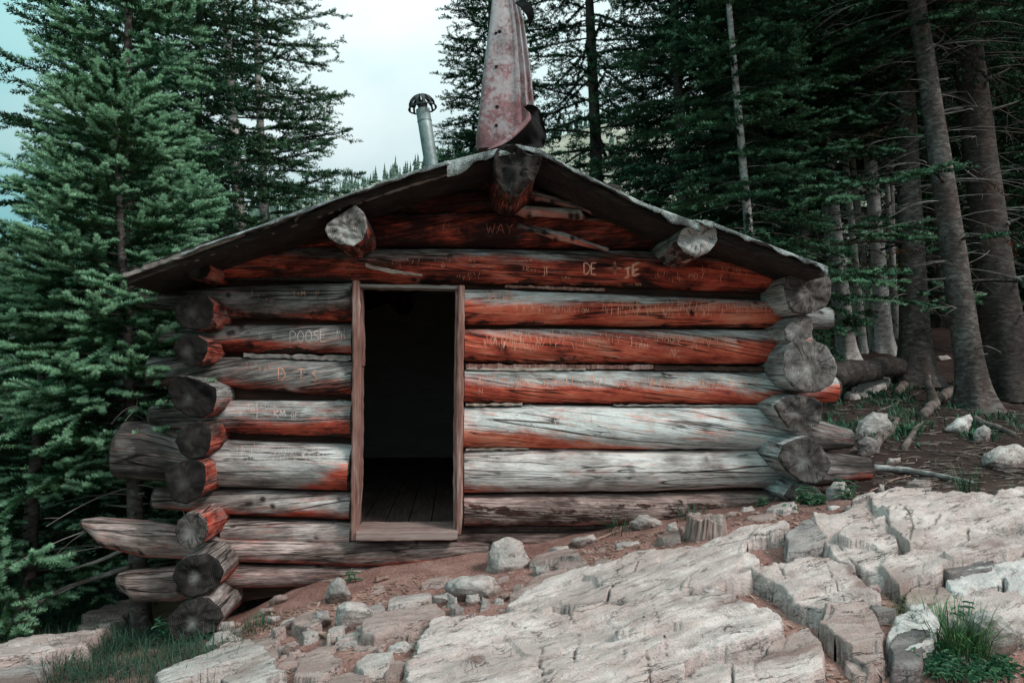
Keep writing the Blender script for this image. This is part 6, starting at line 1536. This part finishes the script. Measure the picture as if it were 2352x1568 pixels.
# big roots, fallen log and broken stub in the wood
L_f = pole('fallen_log', [(1905,862,3.0),(1960,856,3.4),(2060,838,4.2)], [.15,.15,.13], 'mossy dark fallen log behind the right corner of the cabin', 'log', M['bark_dark'], 40, 0, 18, .08)
pole('tree_root', [(2120,960),(2150,925),(2185,905),(2215,893)], [.05,.06,.07,.08], 'thick bare root running to the foot of the leaning fir', 'root', M['root'], 41, .03, 10)
pole('broken_stub', [(2145,930,3.05),(2140,905,3.05),(2132,880,3.02),(2134,862,3.0)], [.07,.055,.035,.015], 'broken upright stub on the root in the wood', 'stub', M['root'], 42, 0, 10)
pole('tree_root', [(2002,1040),(2020,1012),(2050,990),(2062,965)], [.035,.045,.04,.02], 'gnarled root beside the dark boulder', 'root', M['root'], 43, .02, 9)
pole('tree_root', [(2075,1035),(2092,1010),(2105,985),(2120,972)], [.03,.03,.025,.015], 'thin curved root in the middle of the forest floor', 'root', M['root'], 44, .015, 8)
pole('tree_root', [(2240,965),(2262,978),(2290,985),(2330,1000)], [.04,.04,.03,.02], 'root snaking from the leaning trunk to the right', 'root', M['root'], 45, .015, 8)
pole('dead_branch', [(2015,948),(2050,935),(2110,905)], [.014,.016,.01], 'dead branch lying on the slope above the greenish boulder', 'branch', M['root'], 46, .02, 6)
pole('tree_root', [(2060,905),(2085,880),(2098,868)], [.05,.07,.08], 'flared root of the thick rooted fir', 'root', M['root'], 47, .02, 9)
m_ = [([(70,1400),(140,1352),(240,1320),(300,1300)], .016, 'long low dead bough sweeping out under the left fir'), ([(150,1310),(220,1290),(300,1255)], .012, 'thin dead bough above the long sweeping one'), ([(80,1385),(170,1345),(262,1310)], .010, 'thin dead bough left of the lowest projecting log')]
for i, (p, r, lab) in enumerate(m_): pole('dead_branch', [(a, b, .2) for a, b in p], [r*.4, r, r*1.2], lab, 'branch', M['deadwood'] if i else M['bark'], 60+i, 0, 6)

# ------------------------------------------------------------------ grass and small plants
def blade_mat(name, a, b, c):
    n = NT(name); t = n.attr('tint'); return n.color(n.ramp(t, [(0, a), (.5, b), (1, c)]), .55, .3)
M['grass'] = blade_mat('green_grass', (.012, .036, .020), (.042, .115, .052), (.20, .27, .12))
M['grass_lush'] = blade_mat('lush_grass', (.03, .08, .03), (.09, .2, .07), (.26, .36, .15))
M['grass_dark'] = blade_mat('dark_long_grass', (.008, .024, .015), (.028, .07, .042), (.13, .17, .09))
M['grass_dry'] = blade_mat('yellowing_grass', (.05, .07, .03), (.17, .17, .075), (.40, .33, .19))
M['leaf'] = blade_mat('herb_leaf', (.018, .06, .034), (.05, .15, .075), (.14, .28, .15))
def tuft(rng, c, n, h, spread, lean=.5, wd=.004):
    V = []; Q = []; T = []; tn = []; k = 0
    for _ in range(n):
        az = rng.uniform(0, 6.283); r = spread*math.sqrt(rng.random())
        bx, by = c[0]+r*math.cos(az), c[1]+r*math.sin(az); bz = float(ground0(bx, by))-.01 if len(c) == 2 else c[2]-.01
        a2 = az+rng.normal(0, .7); L_ = h*rng.uniform(.45, 1.15); ln = lean*rng.uniform(.2, 1.4); w = wd*rng.uniform(.6, 1.3)
        d = np.array([math.cos(a2), math.sin(a2), 0]); s = np.array([-d[1], d[0], 0])
        tt = rng.random()*.75
        for i, f in enumerate((0, .35, .7)):
            p = np.array([bx, by, bz])+d*L_*ln*f**1.8+np.array([0, 0, L_*(f-.45*ln*f**2.4)])
            V += [p-s*w*(1-f*.6)/2, p+s*w*(1-f*.6)/2]; tn += [tt*(.3+.7*f)]*2
        p = np.array([bx, by, bz])+d*L_*ln+np.array([0, 0, L_*(1-.45*ln)]); V.append(p); tn.append(min(1, tt+.15))
        Q += [[k, k+1, k+3, k+2], [k+2, k+3, k+5, k+4]]; T.append([k+4, k+5, k+6]); k += 7
    return np.array(V), [np.array(Q), np.array(T)], np.array(tn)
def tuft_obj(px, py, n, h, spread, label, mat='grass', lean=.55, seed=1, wd=.004, up=0.0):
    g = G(px, py, up); V, F, t = tuft(np.random.default_rng(seed), g, n, h, spread, lean, wd)
    o = mesh('grass_tuft', V, F, M[mat], None, {'tint': t}, smooth=False, origin=g); tag(o, label, 'grass tuft', 'grass tufts among the rocks')
tuft_obj(1425, 1222, 70, .17, .09, 'sparse grass tuft by the wall right of the big boulder', seed=1, lean=.9)
tuft_obj(1590, 1195, 80, .17, .10, 'feathery grass growing at the foot of the wall behind the stump', seed=2, lean=.8)
tuft_obj(1582, 1250, 45, .09, .03, 'small green tuft at the left foot of the stump', seed=3)
tuft_obj(2220, 1140, 90, .24, .07, 'tall grass tuft at the tip of the fallen pole', 'grass', seed=4, lean=.45)
tuft_obj(2345, 1133, 60, .12, .07, 'grass tuft at the right edge above the rounded hump', seed=5)
tuft_obj(2190, 1490, 300, .24, .12, 'big bushy grass tuft in the lower right corner', 'grass_lush', seed=6, lean=.75, wd=.006)
tuft_obj(1797, 1248, 40, .10, .03, 'yellowish tuft in the notch of the long ledge', 'grass_dry', seed=7)
tuft_obj(1290, 1413, 60, .09, .05, 'low tuft in the crack above the biggest slab', seed=8)
tuft_obj(1215, 1422, 50, .06, .05, 'flat little tuft at the left end of that crack', seed=9)
tuft_obj(975, 1404+0, 36, .06, .03, 'tiny tuft at the left nose of the biggest slab', seed=10)
tuft_obj(520, 1545, 130, .16, .09, 'grass growing over the long pale stone at the bottom', seed=11)
tuft_obj(565, 1400, 90, .17, .06, 'dark green tuft beside the left corner log ends', seed=12)
tuft_obj(600, 1440, 90, .10, .10, 'short grass around the pale block', seed=13)
tuft_obj(1055, 1560, 40, .08, .03, 'sprig of grass in the deep crack at the bottom', seed=14)
tuft_obj(1710+420, 1340, 50, .12, .06, 'tuft at the foot of the narrow rock band', seed=15, lean=1.0)
tuft_obj(1875, 1400, 60, .07, .06, 'weedy tuft below the tilted slab', 'grass', seed=16)
tuft_obj(1930, 1410, 50, .07, .05, 'weedy tuft right under the tilted slab corner', 'grass', seed=17)
tuft_obj(2060, 1405, 40, .07, .05, 'small tuft near the smooth flat brown stone', 'grass_dry', seed=18)
tuft_obj(2345, 1235, 60, .12, .06, 'dry tuft at the right edge beside the rounded hump', 'grass_dry', seed=19)
tuft_obj(1820, 1182, 40, .07, .04, 'small grass sprig near the right cabin corner', seed=20)
tuft_obj(720, 1500-60, 30, .07, .03, 'small sprig on the earth near the slanting stones', seed=21)
def meadow():
    rng = np.random.default_rng(31); Vs = []; F4 = []; F3 = []; tn = []; k = 0
    for _ in range(230):
        px, py = rng.uniform(110, 520), rng.uniform(1455, 1600)
        if py < 1490 and px > 395: continue
        g = G(px, py); V, F, t = tuft(rng, g[:2], 13, .19, .10, 1.15, .004)
        Vs.append(V); F4.append(F[0]+k); F3.append(F[1]+k); tn.append(t); k += len(V)
    for _ in range(420):
        px, py = rng.uniform(-60, 330), rng.uniform(1270, 1500); g = G(px, py); V, F, t = tuft(rng, g[:2], 10, .16, .12, .8, .006)
        Vs.append(V); F4.append(F[0]+k); F3.append(F[1]+k); tn.append(t); k += len(V)
    o = mesh('grass', np.vstack(Vs), [np.vstack(F4), np.vstack(F3)], M['grass_dark'], None, {'tint': np.concatenate(tn)}, smooth=False)
    tag(o, 'long dark green grass below the left cabin corner', 'grass', kind='stuff')
    Vs = []; F4 = []; F3 = []; tn = []; k = 0
    for _ in range(260):
        px, py = rng.uniform(1890, 2352), rng.uniform(870, 1010)
        if rng.random() < .5: px = rng.choice([1915, 2060, 2085, 2115, 2240, 2010])+rng.normal(0, 22); py = rng.choice([905, 930, 970, 1000])+rng.normal(0, 14)
        g = G(px, py); V, F, t = tuft(rng, g[:2], 9, .12, .10, 1.0, .014)
        Vs.append(V); F4.append(F[0]+k); F3.append(F[1]+k); tn.append(t); k += len(V)
    o = mesh('ground_cover', np.vstack(Vs), [np.vstack(F4), np.vstack(F3)], M['leaf'], None, {'tint': np.concatenate(tn)}, smooth=False)
    tag(o, 'low green herbs scattered over the dark forest floor', 'ground cover', kind='stuff')
meadow()
def herb(px, py, label, n=6, h=.12, leaf=.05, seed=1, up=0.0):
    rng = np.random.default_rng(seed); g = G(px, py, up); sp_ = .012 if n < 12 else .05; T = empty('leafy_plant', g, label, 'plant', 'small leafy plants among the stones')
    st = MB(); V = []; Q = []; tn = []; k = 0
    for _ in range(n):
        az = rng.uniform(0, 6.28); hh = h*rng.uniform(.5, 1.1); tip = g+np.array([.35*hh*math.cos(az), .35*hh*math.sin(az), hh])
        b = g+rng.normal(0, sp_, 3)*[1, 1, 0]-[0, 0, .02]; tip = tip+(b-g)*[1, 1, 0]; st.tube([b, (b+tip)/2+[0, 0, .01], tip], [.0025, .002, .0012], 4)
        for lv in range(4):
            p = b+(tip-b)*(.4+.2*lv)
            for sgn in (0, 1):
                a2 = az+lv*1.57+sgn*3.14; L_ = leaf*rng.uniform(.7, 1.15)*(1.1-.15*lv); d = np.array([math.cos(a2), math.sin(a2), .25]); s = np.array([-d[1], d[0], 0]); tt = rng.uniform(.25, .9)
                for f, w in ((0, .05), (.3, .34), (.65, .27), (1, .02)):
                    q = p+d*L_*f-np.array([0, 0, .35*L_*f*f]); V += [q-s*L_*w*.55+[0, 0, .004], q-[0, 0, .003], q+s*L_*w*.55+[0, 0, .004]]; tn += [tt]*3
                for i in range(3):
                    a = k+3*i; Q += [[a, a+1, a+4, a+3], [a+1, a+2, a+5, a+4]]
                k += 12
    mesh('leaves', V, np.array(Q), M['leaf'], T, {'tint': np.array(tn)}, smooth=False); st.build('stems', M['leaf'], T, attr='tint')['kind'] = 'stuff'
herb(1848, 1165, 'broad leaved green plant in front of the lowest right log end', 6, .13, .06, 1)
herb(1880, 1168, 'second broad leaved plant, right of the lowest log end', 5, .11, .055, 2)
herb(1945, 1155, 'broad leaved plant leaning on the corner boulder', 5, .14, .055, 3)
herb(1812, 1186, 'low sprawling weed by the white stone at the right corner', 6, .07, .04, 4)
herb(1755, 1168, 'tiny seedling between pale stones near the right corner', 3, .07, .04, 5)
herb(818, 1334, 'single bright green seedling against the left wall', 2, .08, .05, 6)
herb(385, 1480, 'teal leaved weed in the grass below the left corner', 7, .16, .06, 7)
herb(2150, 1545, 'bright leafy bush at the bottom right corner', 30, .085, .03, 8)
herb(2230, 1555, 'dark green leafy bush right of the bright one', 26, .07, .028, 9)
herb(2300, 1540, 'silvery leaved ground plant in the lower right corner', 30, .055, .026, 10)
herb(2215, 1455, 'leafy reddish stemmed shoot behind the big grass tuft', 4, .13, .035, 11)
herb(1890, 1405, 'ragged weed growing in the seam below the tilted slab', 9, .07, .04, 12)
herb(470, 1470, 'round leaved weed at the foot of the lowest left log end', 7, .10, .045, 13)
# ------------------------------------------------------------------ light
SUN_EL, SUN_AZ = R_(43), R_(130)          # azimuth measured clockwise from +y: the sun stands behind the camera's right shoulder
w = bpy.data.worlds.new('World'); S.world = w; w.use_nodes = True
nt = w.node_tree; bg = nt.nodes['Background']; bg.inputs[1].default_value = .1
sky = nt.nodes.new('ShaderNodeTexSky'); sky.sky_type = 'NISHITA'; sky.sun_disc = False
sky.sun_elevation = SUN_EL; sky.sun_rotation = SUN_AZ; sky.altitude = 3000; sky.dust_density = 2
tc = nt.nodes.new('ShaderNodeTexCoord'); mp = nt.nodes.new('ShaderNodeMapping'); mp.inputs['Scale'].default_value = (1.3, 1.3, 2.2)
mp.inputs['Location'].default_value = (.55, .2, .3)
nt.links.new(tc.outputs['Generated'], mp.inputs[0])
nz = nt.nodes.new('ShaderNodeTexNoise'); nz.inputs['Scale'].default_value = 1.7; nz.inputs['Detail'].default_value = 5; nz.inputs['Roughness'].default_value = .5; nz.inputs['Distortion'].default_value = .25
nt.links.new(mp.outputs[0], nz.inputs['Vector'])
sx = nt.nodes.new('ShaderNodeSeparateXYZ'); nt.links.new(tc.outputs['Generated'], sx.inputs[0])
mr = nt.nodes.new('ShaderNodeMapRange'); nt.links.new(sx.outputs[0], mr.inputs[0])
for i, v in enumerate((-.62, -.15, -.42, .14)): mr.inputs[1+i].default_value = v
ad = nt.nodes.new('ShaderNodeMath'); ad.operation = 'ADD'; nt.links.new(nz.outputs['Fac'], ad.inputs[0]); nt.links.new(mr.outputs[0], ad.inputs[1])
rp = nt.nodes.new('ShaderNodeValToRGB'); nt.links.new(ad.outputs[0], rp.inputs[0])
cr = rp.color_ramp; cr.elements[0].position = .2; cr.elements[0].color = (.27, .62, .62, 1)
cr.elements[1].position = .76; cr.elements[1].color = (.82, .92, .92, 1)
e = cr.elements.new(.51); e.color = (.56, .75, .74, 1)
zr = nt.nodes.new('ShaderNodeMapRange'); nt.links.new(sx.outputs[2], zr.inputs[0])      # an overcast dome is brightest overhead
for i, v in enumerate((.1, 1.0, 4.6, 16.0)): zr.inputs[1+i].default_value = v
gain = nt.nodes.new('ShaderNodeMix'); gain.data_type = 'RGBA'; gain.blend_type = 'MULTIPLY'; gain.inputs[0].default_value = 1
nt.links.new(rp.outputs[0], gain.inputs[6]); nt.links.new(zr.outputs[0], gain.inputs[7])
mx = nt.nodes.new('ShaderNodeMix'); mx.data_type = 'RGBA'; mx.inputs[0].default_value = .9
nt.links.new(sky.outputs[0], mx.inputs[6]); nt.links.new(gain.outputs[2], mx.inputs[7]); nt.links.new(mx.outputs[2], bg.inputs[0])
sd = bpy.data.lights.new('sun', 'SUN'); sd.energy = 1.5; sd.angle = R_(14); sd.color = (1.0, .95, .89)
so = bpy.data.objects.new('sun', sd); COL.objects.link(so)
sdir = Vector((math.sin(SUN_AZ)*math.cos(SUN_EL), math.cos(SUN_AZ)*math.cos(SUN_EL), math.sin(SUN_EL)))
so.rotation_euler = sdir.to_track_quat('Z', 'Y').to_euler(); so.location = sdir*20
S.view_settings.view_transform = 'Standard'; S.view_settings.look = 'None'; S.view_settings.gamma = 1
S.view_settings.exposure = 0.62
S.cycles.use_denoising = True; S.cycles.max_bounces = 6; S.cycles.diffuse_bounces = 4; S.cycles.use_adaptive_sampling = True; S.cycles.adaptive_threshold = .015
